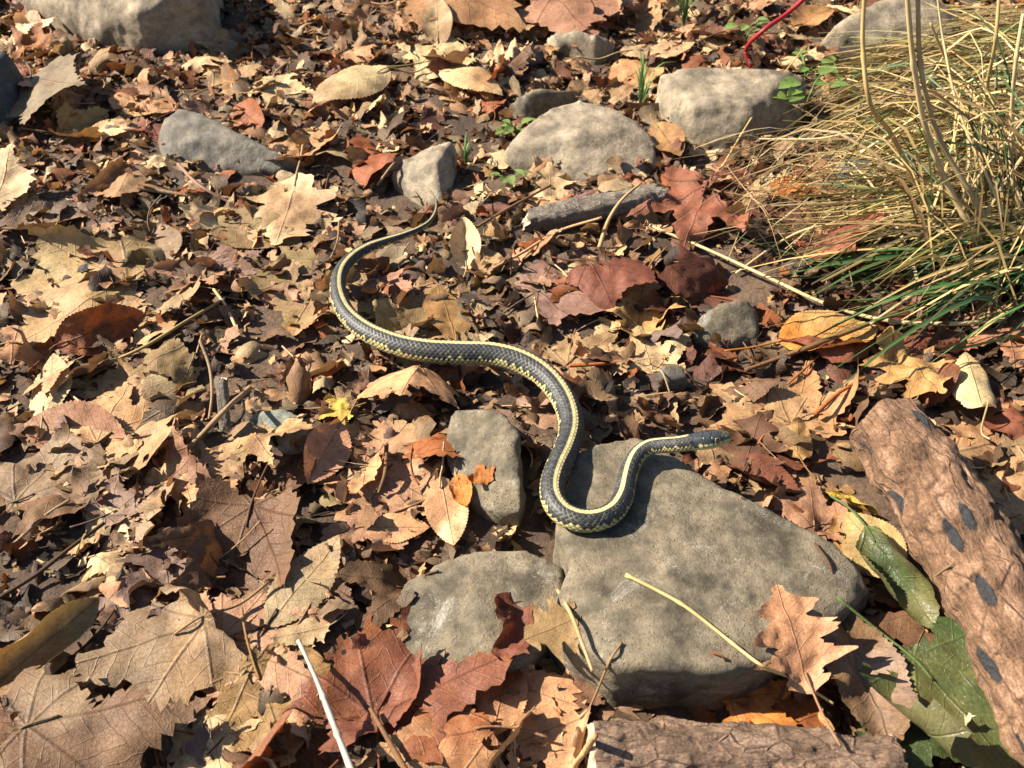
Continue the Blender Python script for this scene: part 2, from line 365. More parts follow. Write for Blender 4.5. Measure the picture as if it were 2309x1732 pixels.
rock('flat_rock', 'large flat olive grey slab that the snake rests its head end on',
     [[(1238, 985, .030), (1300, 958, .030), (1375, 945, .030), (1480, 1000, .031), (1700, 1118, .032), (1560, 1330, .045), (1300, 1300, .044), (1232, 1215, .040), (1196, 1150, .034)],
      [(1226, 1235, .040), (1500, 1030, .032), (1700, 1118, .032), (1800, 1172, .031), (1866, 1236, .029), (1888, 1278, .025), (1762, 1362, .036), (1665, 1432, .044), (1560, 1448, .049), (1450, 1425, .050), (1330, 1437, .049), (1245, 1392, .044), (1178, 1330, .036),
       (1450, 1522, .0), (1310, 1475, .002), (1600, 1478, .0), (1250, 1436, .006), (1520, 1504, .0)]],
     M_ROCK_OLIVE, voxel=.0025, sm=1, amp=.0016, freq=42, seed=3, out=1.0, phrase='beside the large flat slab')
rock('flat_rock', 'low rounded flat rock tucked under the edge of the large slab',
     [[(835, 1310, .012), (880, 1252, .016), (960, 1207, .019), (1050, 1184, .020), (1130, 1184, .020), (1215, 1225, .019), (1215, 1330, .020), (1150, 1420, .018), (1060, 1455, .015), (960, 1462, .012), (870, 1410, .010), (830, 1345, .009), (1040, 1300, .024)]],
     M_ROCK_OLIVE, voxel=.003, sm=1, amp=.0016, freq=40, seed=8, phrase='beside the low rounded flat rock')
rock('rock', 'upright blocky grey rock between the snake coil and folded peach leaf',
     [[(968, 930, .026), (985, 893, .030), (1040, 884, .034), (1090, 894, .036), (1118, 930, .036), (1128, 1060, .030), (1128, 1105, .022), (1075, 1118, .014), (1030, 1092, .014), (988, 1045, .016), (970, 985, .020), (1100, 1000, .035)]],
     M_ROCK_OLIVE, voxel=.0025, sm=0, amp=.0022, freq=55, seed=12, phrase='beside the blocky grey rock')
rock('rock', 'smooth domed beige rock with a scrap of dead leaf on it',
     [[(1088, 332, .018), (1130, 276, .045), (1190, 232, .062), (1250, 214, .068), (1320, 226, .066), (1380, 262, .056), (1416, 304, .036), (1422, 345, .018), (1400, 388, .006), (1320, 398, .004), (1240, 392, .004), (1190, 362, .006), (1100, 352, .006), (1270, 300, .058), (1200, 300, .05)]],
     M_ROCK_TAN, voxel=.0035, sm=2, amp=.0016, freq=30, seed=21, zs=.52, phrase='by the smooth domed rock')
rock('rock', 'squared tan rock with a shaded end, beside green sprouts',
     [[(1424, 160, .070), (1470, 146, .078), (1600, 148, .080), (1715, 150, .076), (1742, 170, .060), (1735, 250, .020), (1690, 288, .006), (1590, 322, .004), (1500, 312, .004), (1450, 260, .02), (1432, 205, .045), (1500, 230, .066), (1640, 225, .064), (1680, 180, .074)]],
     M_ROCK_TAN, voxel=.0035, sm=1, amp=.0022, freq=34, seed=26, zs=.56, phrase='by the squared tan rock')
rock('boulder', 'big sunlit boulder with a deeply shaded face at the litter edge',
     [[(40, -5, .03), (140, 42, .02), (205, 75, .015), (262, 100, .006), (300, 30, .052), (312, -30, .075), (200, -60, .072), (60, -60, .06), (150, -110, .085), (330, -100, .09), (330, 108, .0), (400, 104, .0), (455, 80, .0), (430, -40, .080), (470, -90, .05)]],
     M_ROCK_TAN, voxel=.004, sm=1, amp=.003, freq=26, seed=31, out=1.0, phrase='below the big sunlit boulder')
rock('rock', 'dark rock half hidden by shaded leaves',
     [[(-60, 100, .05), (20, 110, .05), (44, 150, .03), (40, 260, .008), (-10, 292, .004), (-90, 280, .01), (-90, 180, .06)]],
     M_ROCK_DARK, voxel=.005, seed=34, phrase='beside the dark rock')
rock('rock', 'grey slate wedge leaning out of the leaf litter',
     [[(338, 300, .020), (352, 262, .035), (385, 232, .050), (420, 240, .050), (480, 268, .046), (560, 310, .036), (620, 338, .024), (655, 356, .010), (600, 372, .006), (500, 368, .004), (430, 360, .004), (350, 340, .006), (420, 300, .040)]],
     M_ROCK_GREY, voxel=.0035, sm=1, amp=.0018, freq=40, seed=37, zs=.66, phrase='by the grey slate wedge')
rock('rock', 'small angular pale rock beside the snake tail tip',
     [[(845, 372, .018), (865, 345, .028), (940, 312, .042), (972, 302, .044), (986, 318, .030), (975, 400, .012), (958, 448, .004), (925, 440, .006), (900, 402, .012), (858, 388, .010), (945, 350, .042)]],
     M_ROCK_TAN, voxel=.003, sm=1, amp=.0018, freq=45, seed=41, zs=.75, phrase='near the snake tail tip')
rock('rock', 'low grey stone peeking out behind the domed rock',
     [[(1090, 222, .01), (1130, 200, .03), (1180, 183, .04), (1240, 190, .035), (1290, 215, .02), (1230, 250, .004), (1130, 250, .004)]],
     M_ROCK_OLIVE, voxel=.004, seed=45)
rock('rock', 'pale split rock behind the straw grass stems',
     [[(1765, 95, .02), (1800, 55, .06), (1860, 15, .08), (1930, -15, .09), (2010, -15, .09), (2080, 20, .06), (2060, 90, .03), (1960, 120, .02), (1840, 125, .006), (1780, 115, .006)]],
     M_ROCK_TAN, voxel=.005, sm=3, amp=.002, seed=48, zs=.6)
rock('rock', 'round grey green stone lying under the straw grass',
     [[(1782, 385, .008), (1800, 350, .025), (1840, 330, .034), (1890, 332, .034), (1925, 360, .022), (1930, 405, .006), (1860, 425, .003), (1800, 415, .004)]],
     M_ROCK_GREEN, voxel=.004, sm=4, seed=52, phrase='at the edge of the straw grass')
rock('rock', 'small mossy brown rock half sunk below the long straw',
     [[(1500, 706, .010), (1520, 672, .022), (1570, 648, .028), (1620, 645, .028), (1642, 670, .02), (1640, 722, .010), (1580, 742, .006), (1530, 730, .006)]],
     M_ROCK_OLIVE, voxel=.003, sm=4, seed=55, phrase='near the small mossy rock')
rock('stone', 'green grey stone half buried beside the yellow leaf scrap',
     [[(535, 900, .012), (560, 884, .016), (610, 882, .018), (655, 905, .017), (660, 950, .012), (620, 965, .010), (560, 940, .010)]],
     M_ROCK_GREEN, 'stone', voxel=.003, seed=58, phrase='by the half buried stone')
rock('stone', 'flat pale stone beyond the domed rock among crumbled leaves',
     [[(1042, 140, .01), (1090, 98, .03), (1150, 86, .034), (1190, 105, .02), (1150, 140, .006), (1080, 150, .004)]], M_ROCK_TAN, 'stone', voxel=.004, seed=61)
rock('stone', 'thin buff stone farthest beyond the domed rock',
     [[(1180, 78, .01), (1230, 62, .03), (1290, 75, .03), (1330, 95, .014), (1270, 115, .004), (1200, 105, .004)]], M_ROCK_TAN, 'stone', voxel=.004, seed=64)
rock('pebble', 'round grey pebble in the soil before the domed rock',
     [[(1030, 432, .010), (1045, 414, .016), (1062, 425, .014), (1060, 440, .008), (1040, 446, .006)]], M_ROCK_GREY, 'pebble', voxel=.0018, amp=.0006, seed=67)
rock('pebble', 'dark grey pebble among purple leaf scraps',
     [[(1465, 590, .010), (1485, 568, .018), (1510, 572, .016), (1512, 600, .008), (1480, 608, .006)]], M_ROCK_GREY, 'pebble', voxel=.002, amp=.0006, seed=70)
rock('pebble', 'flat blue grey pebble beside the small mossy rock',
     [[(1415, 800, .012), (1440, 782, .018), (1480, 790, .016), (1490, 815, .010), (1440, 825, .008)]], M_ROCK_GREY, 'pebble', voxel=.002, amp=.0006, seed=73)

# ------------------------------------------------------------------ tubes: logs, sticks, twigs, straw
def spline(pts, n):
    """Catmull-Rom through rows of pts (any dimension), n samples"""
    p = np.asarray(pts, float); p = np.concatenate([[2 * p[0] - p[1]], p, [2 * p[-1] - p[-2]]])
    m = len(p) - 3; t = np.linspace(0, m - 1e-6, n); i = t.astype(int); u = (t - i)[:, None]
    a, b, c, d = p[i], p[i + 1], p[i + 2], p[i + 3]
    return 0.5 * (2 * b + (c - a) * u + (2 * a - 5 * b + 4 * c - d) * u ** 2 + (3 * b - a - 3 * c + d) * u ** 3)
def frames(c):
    t = np.gradient(c, axis=0); t /= np.linalg.norm(t, axis=1)[:, None] + 1e-12
    up = np.tile([0, 0, 1.0], (len(c), 1)); s = np.cross(t, up); bad = np.linalg.norm(s, axis=1) < .15
    s[bad] = np.cross(t[bad], [0, 1.0, 0.2]); s /= np.linalg.norm(s, axis=1)[:, None]
    return t, s, np.cross(s, t)
def tube(c, r, k=8, rough=0.0, seed=0, cap=True, freq=60):
    c = np.asarray(c); n = len(c); t, s, u = frames(c); r = np.broadcast_to(r, (n,))
    a = np.linspace(0, 2 * math.pi, k, endpoint=False)
    dirs = s[:, None] * np.cos(a)[None, :, None] + u[:, None] * np.sin(a)[None, :, None]
    v = c[:, None] + dirs * r[:, None, None]
    if rough:
        v = v + dirs * (rough * fbm(v.reshape(-1, 3) * freq, seed, 4, .55)).reshape(n, k, 1)
    L = np.concatenate([[0], np.cumsum(np.linalg.norm(np.diff(c, axis=0), axis=1))])
    uv = np.stack([np.repeat(L[:, None], k, 1), np.repeat((a * r.mean())[None], n, 0)], 2).reshape(-1, 2)
    uv[:, 1] += 0
    idx = np.arange(n * k).reshape(n, k); nx = np.roll(idx, -1, 1)
    f = np.stack([idx[:-1], nx[:-1], nx[1:], idx[1:]], 2).reshape(-1, 4)
    v = v.reshape(-1, 3)
    if cap:
        e = len(v); v = np.concatenate([v, [c[0] - t[0] * r[0] * .15, c[-1] + t[-1] * r[-1] * .15]]); uv = np.concatenate([uv, [[0, 0], [L[-1], 0]]])
        f = np.concatenate([f, np.stack([nx[0], idx[0], np.full(k, e), np.full(k, e)], 1), np.stack([idx[-1], nx[-1], np.full(k, e + 1), np.full(k, e + 1)], 1)])
    return v, f, uv
def tris(f):
    f = np.asarray(f); a = f[:, [0, 1, 2]]; b = f[:, [0, 2, 3]]; b = b[(b[:, 1] != b[:, 2])]
    return np.concatenate([a, b])
def log(name, label, ctrl, rad, mat, cat, n=220, k=96, rough=.002, freq=50, seed=1, ends=True, ragged=0.004, phrase=None):
    c = spline([P(*p) for p in ctrl], n); r = np.interp(np.linspace(0, 1, n), np.linspace(0, 1, len(rad)), rad)
    v, f, uv = tube(c, r, k, rough, seed, False, freq)
    t, s, u = frames(c)
    # bark flakes: steps in the radius
    vv = v.reshape(n, k, 3); dirs = vv - c[:, None]; dirs /= np.linalg.norm(dirs, axis=2)[:, :, None]
    q = uv.reshape(n, k, 2); q3 = np.stack([q[..., 0].ravel() * 45, np.cos(np.tile(np.arange(k) / k * 2 * math.pi, n)) * 2.0, np.sin(np.tile(np.arange(k) / k * 2 * math.pi, n)) * 2.0], 1)
    fl = np.clip((fbm(q3, seed + 3, 3)) * 6, -1, 1).reshape(n, k, 1)
    vv = vv + dirs * fl * rough * 0.55
    for e, sg in ((0, -1), (n - 1, 1)):      # ragged broken ends
        vv[e] += t[e] * sg * ragged * fbm(np.stack([np.cos(np.arange(k) / k * 6.28) * 2, np.sin(np.arange(k) / k * 6.28) * 2, np.zeros(k)], 1), seed + 9, 3)[:, None]
    v = vv.reshape(-1, 3); o0 = v.mean(0); o0[2] = 0
    o = link(name, mesh(name, v - o0, f, uv=uv), mat); o.location = o0; tag(o, label, cat)
    for e in ((0, n - 1) if ends else ()):
        rings = [vv[e]]
        for sc_, push in ((.8, .0), (.45, .002), (.05, .001)):
            sg = -1 if e == 0 else 1
            rr = c[e] + (vv[e] - c[e]) * sc_ + t[e] * sg * (push + .0025 * vnoise(vv[e] * 300, seed + e))[:, None]
            rings.append(rr)
        ev = np.concatenate(rings); ii = np.arange(4 * k).reshape(4, k); nn = np.roll(ii, -1, 1)
        ef = np.stack([ii[:-1], nn[:-1], nn[1:], ii[1:]], 2).reshape(-1, 4)
        link('broken_end', mesh('broken_end', ev - o0, ef), M_WOOD, o)
    stamp(v)
    if phrase: LAND.append((v[:, 0].mean(), v[:, 1].mean(), phrase))
    return o
log('log', 'thick tan log with peeling bark and dark oval patches',
    [(1912, 918, .034), (1980, 1010, .034), (2060, 1140, .034), (2150, 1300, .034), (2250, 1480, .034), (2360, 1690, .034)],
    [.0245, .0275, .027, .0275, .028, .029], M_LOG, 'log', n=300, k=120, rough=.0026, freq=42, seed=4, phrase='beside the thick peeling log')
log('log', 'thin pinkish brown log with flaky bark lying below the large slab',
    [(1278, 1632, .020), (1450, 1632, .020), (1650, 1642, .020), (1840, 1662, .020), (1930, 1672, .018)], [.0165, .0175, .017, .0175, .017], M_LOG2, 'log', n=240, k=90, rough=.0018, freq=60, seed=14, phrase='by the thin flaky log')
log('stick', 'short weathered grey stick lying before the domed rock',
    [(1138, 478, .014), (1230, 462, .015), (1320, 446, .016), (1425, 424, .016)], [.0105, .0125, .0120, .0125], M_STICK, 'stick', n=120, k=48, rough=.0012, freq=60, seed=18, ragged=.006, phrase='by the weathered grey stick')
log('stick', 'broken stub of grey twig standing out of the leaf litter',
    [(478, 822, .034), (482, 870, .026), (486, 925, .014)], [.0042, .0045, .0045], M_STICK, 'stick', n=50, k=28, rough=.0006, freq=120, seed=22, ragged=.004, phrase='by the broken twig stub')

# ------------------------------------------------------------------ the snake
# centre line in source pixels with body width in pixels and height of the belly above the soil
SN = [(972, 430, 3, .020), (982, 450, 5, .020), (982, 476, 8, .019), (968, 500, 10, .018), (943, 517, 13, .018), (908, 532, 17, .018), (868, 545, 21, .018), (830, 559, 25, .018),
      (796, 580, 28, .018), (772, 607, 31, .018), (762, 640, 34, .018), (767, 678, 38, .018), (788, 716, 42, .018), (833, 752, 47, .018), (900, 780, 52, .018), (968, 793, 55, .018),
      (1040, 797, 56, .018), (1106, 799, 56, .018), (1168, 814, 57, .018), (1220, 842, 57, .018), (1258, 880, 57, .019), (1282, 925, 57, .021), (1289, 970, 57, .023), (1277, 1015, 57, .027),
      (1257, 1058, 57, .030), (1246, 1095, 56, .0315), (1249, 1130, 55, .0315), (1272, 1160, 55, .0315), (1310, 1175, 54, .0315), (1352, 1172, 52, .0315), (1386, 1152, 49, .0315), (1405, 1120, 46, .0315),
      (1412, 1088, 43, .0315), (1421, 1056, 41, .033), (1435, 1029, 39, .035), (1459, 1011, 37, .037), (1492, 1005, 36, .040), (1526, 1003, 36, .043), (1556, 998, 38, .045)]
HEAD = [(1556, 998, .0505), (1652, 983, .0545)]
def snake():
    ctrl = []
    for X, Y, w, zb in SN:
        if X > 1230 and Y > 1040: zb = max(zb, .0315 + .02 * (Y / VS - 985) / 445)
        p = P(X / VS, Y / VS, zb); d = np.linalg.norm(p - np.array([0, 0, CAM_H])); r = 0.5 * w * d / FPX * 0.97
        p = P(X / VS, Y / VS, zb + r); ctrl.append([*p, r])
    n0 = 4000; s4 = spline(ctrl, n0)
    hp = [P(X / VS, Y / VS, z) for X, Y, z in HEAD]
    # resample evenly with respect to scale size
    seg = np.linalg.norm(np.diff(s4[:, :3], axis=0), axis=1); L = np.concatenate([[0], np.cumsum(seg)])
    rr = np.maximum(s4[:, 3], .0006)
    rate = 1 / (0.35 * rr.clip(.0022) + .0005); A = np.concatenate([[0], np.cumsum(seg * 0.5 * (rate[1:] + rate[:-1]))])
    n = int(A[-1] * 7); ai = np.linspace(0, A[-1], n)
    c = np.stack([np.interp(ai, A, s4[:, i]) for i in range(4)], 1)
    c[:, 3] = smooth1(c[:, 3], 20)
    for i in range(3): c[:, i] = smooth1(c[:, i], 8)
    t, s, u = frames(c[:, :3])
    k = 150; ph = np.linspace(0, 2 * math.pi, k, endpoint=False)          # 0 = dorsal line
    phs = np.where(ph > math.pi, ph - 2 * math.pi, ph)
    rl = -R(1) * np.interp(np.linspace(0, 1, n), [0, .25, .4, .9, 1], [0, 4, 15, 15, 26])[:, None]
    cx, cy = np.sin(ph[None] + rl), np.cos(ph[None] + rl)
    cyf = np.where(cy < 0, cy * 0.84, cy)                                  # flat belly
    dirs = s[:, None] * cx[:, :, None] + u[:, None] * cyf[:, :, None]
    w = R(13.6)
    a = ai[:, None] + 0 * phs[None]; b = phs[None] / w + 0 * a
    p_, q_ = a + b / 2, a - b / 2; i_, j_ = np.floor(p_), np.floor(q_); fp, fq = p_ - i_, q_ - j_
    row = i_ - j_; al = (fp + fq - 1)                                      # along inside the scale -1..1 (towards head +)
    e = np.maximum(np.abs(fp - .5), np.abs(fq - .5)) * 2
    ab = np.abs(b); arow = np.abs(row)
    vent = ab > 9.6
    hsc = (1 - e ** 5) * 0.9 - 0.42 * al + 0.5 * np.exp(-((b - row) / .14) ** 2) * (e < .86)
    va = a * 0.85; vf = va - np.floor(va)
    hsc = np.where(vent, 0.5 - 0.6 * vf, hsc)
    amp = 0.030 * c[:, 3].clip(.001)
    v = c[:, None, :3] + dirs * (c[:, 3] * 1.0)[:, None, None] + dirs * (amp[:, None] * hsc)[..., None]
    # colours
    rnd = (_hash(i_.astype(int), j_.astype(int), np.zeros_like(i_, dtype=int), 5) + 1) / 2
    rnd2 = (_hash(i_.astype(int), j_.astype(int), np.ones_like(i_, dtype=int), 9) + 1) / 2
    C = np.zeros((*e.shape, 3))
    dark = np.array([.014, .0145, .0155]); bluish = np.array([.048, .051, .054]); cream = np.array([.50, .42, .20]); yel = np.array([.46, .40, .165])
    belly = np.array([.36, .35, .2]); tan_ = np.array([.34, .25, .15])
    def lerp(A_, B_, f): return A_ + (B_ - A_) * f[..., None]
    D = lerp(dark, bluish, rnd ** 2 * .7)
    D = np.where((e > .80)[..., None], lerp(np.array([.030, .030, .028]), np.array([.36, .34, .2]), (rnd2 > .74) * (al < -.2) * .42), D)
    C[:] = D
    st = np.clip((1.02 - ab) / .18, 0, 1)                                  # dorsal stripe
    S = cream * (0.82 + .3 * rnd)[..., None]; S = np.where((e > .86)[..., None], S * .62, S)
    C = lerp(C, S, st)
    lat = (arow >= 5.5) & (arow <= 8.5) & ~vent
    Y_ = yel * (.8 + .35 * rnd)[..., None]; Y_ = np.where(((e > .80) | ((arow < 6.5) & (rnd2 > .38)) | ((arow < 7.5) & (rnd2 > .72) & (al > .1)))[..., None], dark * 1.3, Y_)
    C = np.where(lat[..., None], Y_, C)
    r9 = (arow > 8.5) & ~vent
    T = tan_ * (.85 + .3 * rnd)[..., None]; T = np.where(((e > .8) | (rnd2 > .8))[..., None], dark * 1.6, T)
    C = np.where(r9[..., None], T, C)
    Bv = belly * (0.9 + .0 * a)[..., None] * np.where(vf < .1, .5, 1.0)[..., None]
    C = np.where(vent[..., None], Bv, C)
    fade = np.clip((ai - ai[-1] * 0.0) / (ai[-1] * 0.22), 0, 1)[:, None]   # the tail is plainer
    C = lerp(C * np.array([.55, .5, .42]) + np.array([.03, .026, .018]), C, fade + 0 * e)
    hd = np.clip((ai - (ai[-1] - 1.0)) / 1.0, 0, 1)[:, None] * (ab < 7)    # nape darkens into the head
    C = lerp(C, C * .25 + np.array([.015, .017, .02]), hd + 0 * e)
    gl = np.zeros(e.shape)
    # ---- head: more rings of the same surface
    nh = 150; hs = np.linspace(0, 1, nh + 1)[1:]
    a0, a1 = hp; ax = (a1 - a0); HL = np.linalg.norm(ax); ax /= HL
    start = c[-1, :3]; t0 = t[-1]
    ctrlh = np.stack([start + 0 * ax, start * .0 + a0 + ax * HL * .33, a0 + ax * HL * .66, a0 + ax * HL])
    hc = spline(np.concatenate([[start], ctrlh[1:]]), nh + 1)[1:]
    r0 = c[-1, 3]
    hw = np.interp(hs, [0, .12, .28, .42, .55, .68, .8, .9, .96, 1], np.array([r0, r0 * 1.04, .0068, .0073, .0069, .0058, .0047, .0036, .0025, .0004]))
    ht = np.interp(hs, [0, .15, .3, .45, .6, .75, .88, .96, 1], np.array([r0, r0 * 1.0, .0058, .0059, .0056, .0046, .0034, .0021, .0003]))
    hb = np.interp(hs, [0, .15, .3, .5, .7, .85, .96, 1], np.array([r0 * .85, .0052, .0054, .0054, .0048, .0038, .0022, .0003]))
    hw, ht, hb = smooth1(hw, 9), smooth1(ht, 9), smooth1(hb, 9)
    th_ = np.gradient(np.concatenate([[start], hc]), axis=0)[1:]; th_ /= np.linalg.norm(th_, axis=1)[:, None]
    hsd = np.cross(th_, [0, 0, 1.0]); hsd /= np.linalg.norm(hsd, axis=1)[:, None]; hup = np.cross(hsd, th_)
    hr = -R(26); hsd, hup = hsd * math.cos(hr) - hup * math.sin(hr), hup * math.cos(hr) + hsd * math.sin(hr)
    cx, cy = np.sin(ph), np.cos(ph)
    bl = np.clip(hs / .15, 0, 1)[:, None]
    ex = 1 - .22 * bl                                                       # squarer section in the head
    sx = np.sign(cx) * np.abs(cx)[None] ** ex; sy = np.sign(cy) * np.abs(cy)[None] ** ex
    lx = sx * hw[:, None]; ly = np.where(sy > 0, sy * ht[:, None], sy * hb[:, None])
    U = hs[:, None] + 0 * lx
    side = np.abs(lx) / hw[:, None]; yy = np.where(ly > 0, ly / ht[:, None], ly / hb[:, None])
    # brow ridge, mouth groove, plate seams
    d = np.zeros_like(U)
    d += .00055 * np.exp(-((U - .6) / .12) ** 2) * np.exp(-((yy - .52) / .16) ** 2)
    d -= .0010 * np.exp(-((U - .60) / .075) ** 2) * np.exp(-((yy - .16) / .22) ** 2) * (side > .6)
    mouth = np.exp(-((yy + .40 - .12 * (U - .5)) / .05) ** 2) * np.clip((U - .22) / .08, 0, 1)
    d -= .00045 * mouth
    ang = phs[None] + 0 * U
    seam = np.zeros_like(U)
    top = yy > .45
    for us in (.30, .50, .73, .84): seam = np.maximum(seam, np.exp(-((U - us - .03 * np.cos(ang * 3)) / .009) ** 2) * top)
    seam = np.maximum(seam, np.exp(-(lx / .00022) ** 2) * top * ((U > .30) & (U < .5) | (U > .73)))
    for o_ in (-1, 1): seam = np.maximum(seam, np.exp(-((lx - o_ * hw[:, None] * .42) / .00022) ** 2) * top * ((U > .5) & (U < .73)))
    d -= .00035 * seam; d += .0004 * (1 - seam) * top * np.cos((U - .4) * 14) * .25
    lab = (yy < .02) & (yy > -.40 + .12 * (U - .5)) & (U > .16)            # upper lip scales
    ls = ((U - .16) * 8.6); lf = np.abs(ls - np.round(ls)); suture = lab & (lf < .10 + .10 * np.clip((yy + .1) / .12, 0, 1))
    d -= .00018 * np.exp(-(lf / .07) ** 2) * lab
    dirh = hsd[:, None] * lx[..., None] + hup[:, None] * ly[..., None]
    dn = dirh / (np.linalg.norm(dirh, axis=2)[..., None] + 1e-9)
    hv = hc[:, None] + dirh + dn * d[..., None]
    nz = vnoise((hv * 900).reshape(-1, 3), 3).reshape(U.shape)
    H = np.array([.030, .035, .040]) * (1 + .35 * nz)[..., None]
    H = lerp(H, np.array([.075, .068, .038]) * (1 + .3 * nz)[..., None], np.clip((U - .68) / .16, 0, 1) * .9)
    H = H * (1 - .55 * seam)[..., None]
    H = np.where(lab[..., None], np.array([.50, .46, .2]) * (1 - .25 * np.clip((U - .6) / .3, 0, 1))[..., None], H)
    H = np.where(suture[..., None] & (U < .8)[..., None], np.array([.014, .014, .014]), H)
    low = (yy <= -.40 + .12 * (U - .5))
    H = np.where(low[..., None], np.array([.42, .40, .19]), H)
    H = H * (1 - .7 * mouth)[..., None]
    tr = np.clip((U - .0) / .12, 0, 1)
    body_end = C[-1][None] + 0 * H
    neck = np.where((np.abs(ang) < R(100))[..., None], np.array([.03, .031, .03]) * (1 + 1.2 * nz)[..., None], np.where((np.abs(ang) < R(120))[..., None], yel, belly))
    H = np.where((tr < 1)[..., None], lerp(neck, H, np.round(tr)), H)
    spotm = np.exp(-((U - .20) / .05) ** 2 - ((yy + .12) / .3) ** 2) * (side > .5)
    H = lerp(H, np.array([.55, .5, .2]), np.clip(spotm * 1.6 - .4, 0, 1))
    v = np.concatenate([v, hv]); C = np.concatenate([C, H]); gl = np.concatenate([gl, np.clip((U - .1) / .15, 0, 1) * (yy > -.1)])
    N = len(v); idx = np.arange(N * k).reshape(N, k); nx = np.roll(idx, -1, 1)
    f = np.stack([idx[:-1], idx[1:], nx[1:], nx[:-1]], 2).reshape(-1, 4)
    V = v.reshape(-1, 3); o0 = np.array([c[n // 2, 0], c[n // 2, 1], 0.0])
    me = mesh('snake', V - o0, f, C.reshape(-1, 3).clip(0, 1))
    at = me.attributes.new('gloss', 'FLOAT', 'POINT'); at.data.foreach_set('value', gl.ravel().astype(np.float32))
    o = link('snake', me, M_SNAKE); o.location = o0
    tag(o, 'slender dark snake with yellow stripes winding over dead leaves onto the flat slab', 'snake')
    ie = np.argmin(np.abs(hs - .60))
    for sg in (-1, 1):
        bm = bmesh.new(); bmesh.ops.create_uvsphere(bm, u_segments=28, v_segments=18, radius=.0025)
        em = bpy.data.meshes.new('eye'); bm.to_mesh(em); bm.free()
        em.polygons.foreach_set('use_smooth', np.ones(len(em.polygons), bool))
        eo = link('eye', em, M_EYE, o)
        pos = hc[ie] + hsd[ie] * sg * (hw[ie] - .0013) + hup[ie] * .0012
        zax = hsd[ie] * sg * .95 + hup[ie] * .22 + th_[ie] * .1
        eo.rotation_euler = Vector(zax).to_track_quat('Z', 'Y').to_euler(); eo.location = pos - o0
    # leaves are pressed down under the body
    cc = np.concatenate([c[:, :3], hc]); cr = np.concatenate([c[:, 3], hw])
    for q in range(0, len(cc), 12):
        x, y, z = cc[q]; r = cr[q]; m_ = int((r + .030) / CELL) + 1; i, j = cell(np.array([x]), np.array([y])); i, j = i[0], j[0]
        a_, b_ = max(i - m_, 0), min(i + m_, NX); c_, d_ = max(j - m_, 0), min(j + m_, NY)
        ds = np.hypot(gx[a_:b_, c_:d_] - x, gy[a_:b_, c_:d_] - y)
        lim = np.where(ds < r * .9, z - r * .82, z - r * .82 + (ds - r * .9) * .75)
        CEIL[a_:b_, c_:d_] = np.minimum(CEIL[a_:b_, c_:d_], lim)
    for fr, ph_ in ((.06, 'near the snake tail'), (.33, 'inside the snake tail bend'), (.52, 'beside the middle of the snake'), (.68, 'close by the snake coil'), (.99, 'in front of the snake head')):
        q = cc[int(fr * (len(cc) - 1))]; LAND.append((q[0], q[1], ph_))
def smooth1(x, k):
    ker = np.ones(2 * k + 1) / (2 * k + 1); xp = np.concatenate([2 * x[0] - x[k:0:-1], x, 2 * x[-1] - x[-2:-k - 2:-1]])
    return np.convolve(xp, ker, 'valid')
snake()

# ------------------------------------------------------------------ leaves
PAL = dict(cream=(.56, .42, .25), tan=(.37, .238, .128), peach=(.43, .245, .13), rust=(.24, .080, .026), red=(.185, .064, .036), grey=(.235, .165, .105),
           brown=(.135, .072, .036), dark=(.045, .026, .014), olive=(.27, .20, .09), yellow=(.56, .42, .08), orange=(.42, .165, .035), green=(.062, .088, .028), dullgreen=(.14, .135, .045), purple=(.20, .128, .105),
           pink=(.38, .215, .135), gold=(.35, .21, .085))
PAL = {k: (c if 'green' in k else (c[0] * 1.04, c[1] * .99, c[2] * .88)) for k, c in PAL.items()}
WORD = dict(cream='pale cream', tan='tan', peach='peach', rust='rusty orange', red='brick red', grey='greyish brown', brown='brown', dark='dark brown', olive='olive tan',
            yellow='yellow', orange='orange', green='green', dullgreen='dull green', purple='purplish', pink='pinkish tan', gold='golden brown')
def jag(poly, n, amp, r, teeth=False):
    out = []
    m = len(poly)
    for i in range(m):
        a, b = np.array(poly[i]), np.array(poly[(i + 1) % m]); d = b - a; L = np.hypot(*d); nn = np.array([d[1], -d[0]]) / (L + 1e-9)
        kk = max(1, int(L * n))
        for q in range(kk):
            f = q / kk; off = amp * r.normal() * min(1, L * 6)
            if teeth: off += amp * 1.6 * (1 if q % 2 else -.4)
            if q == 0: off *= .2
            out.append(a + d * f + nn * off)
    return np.array(out)
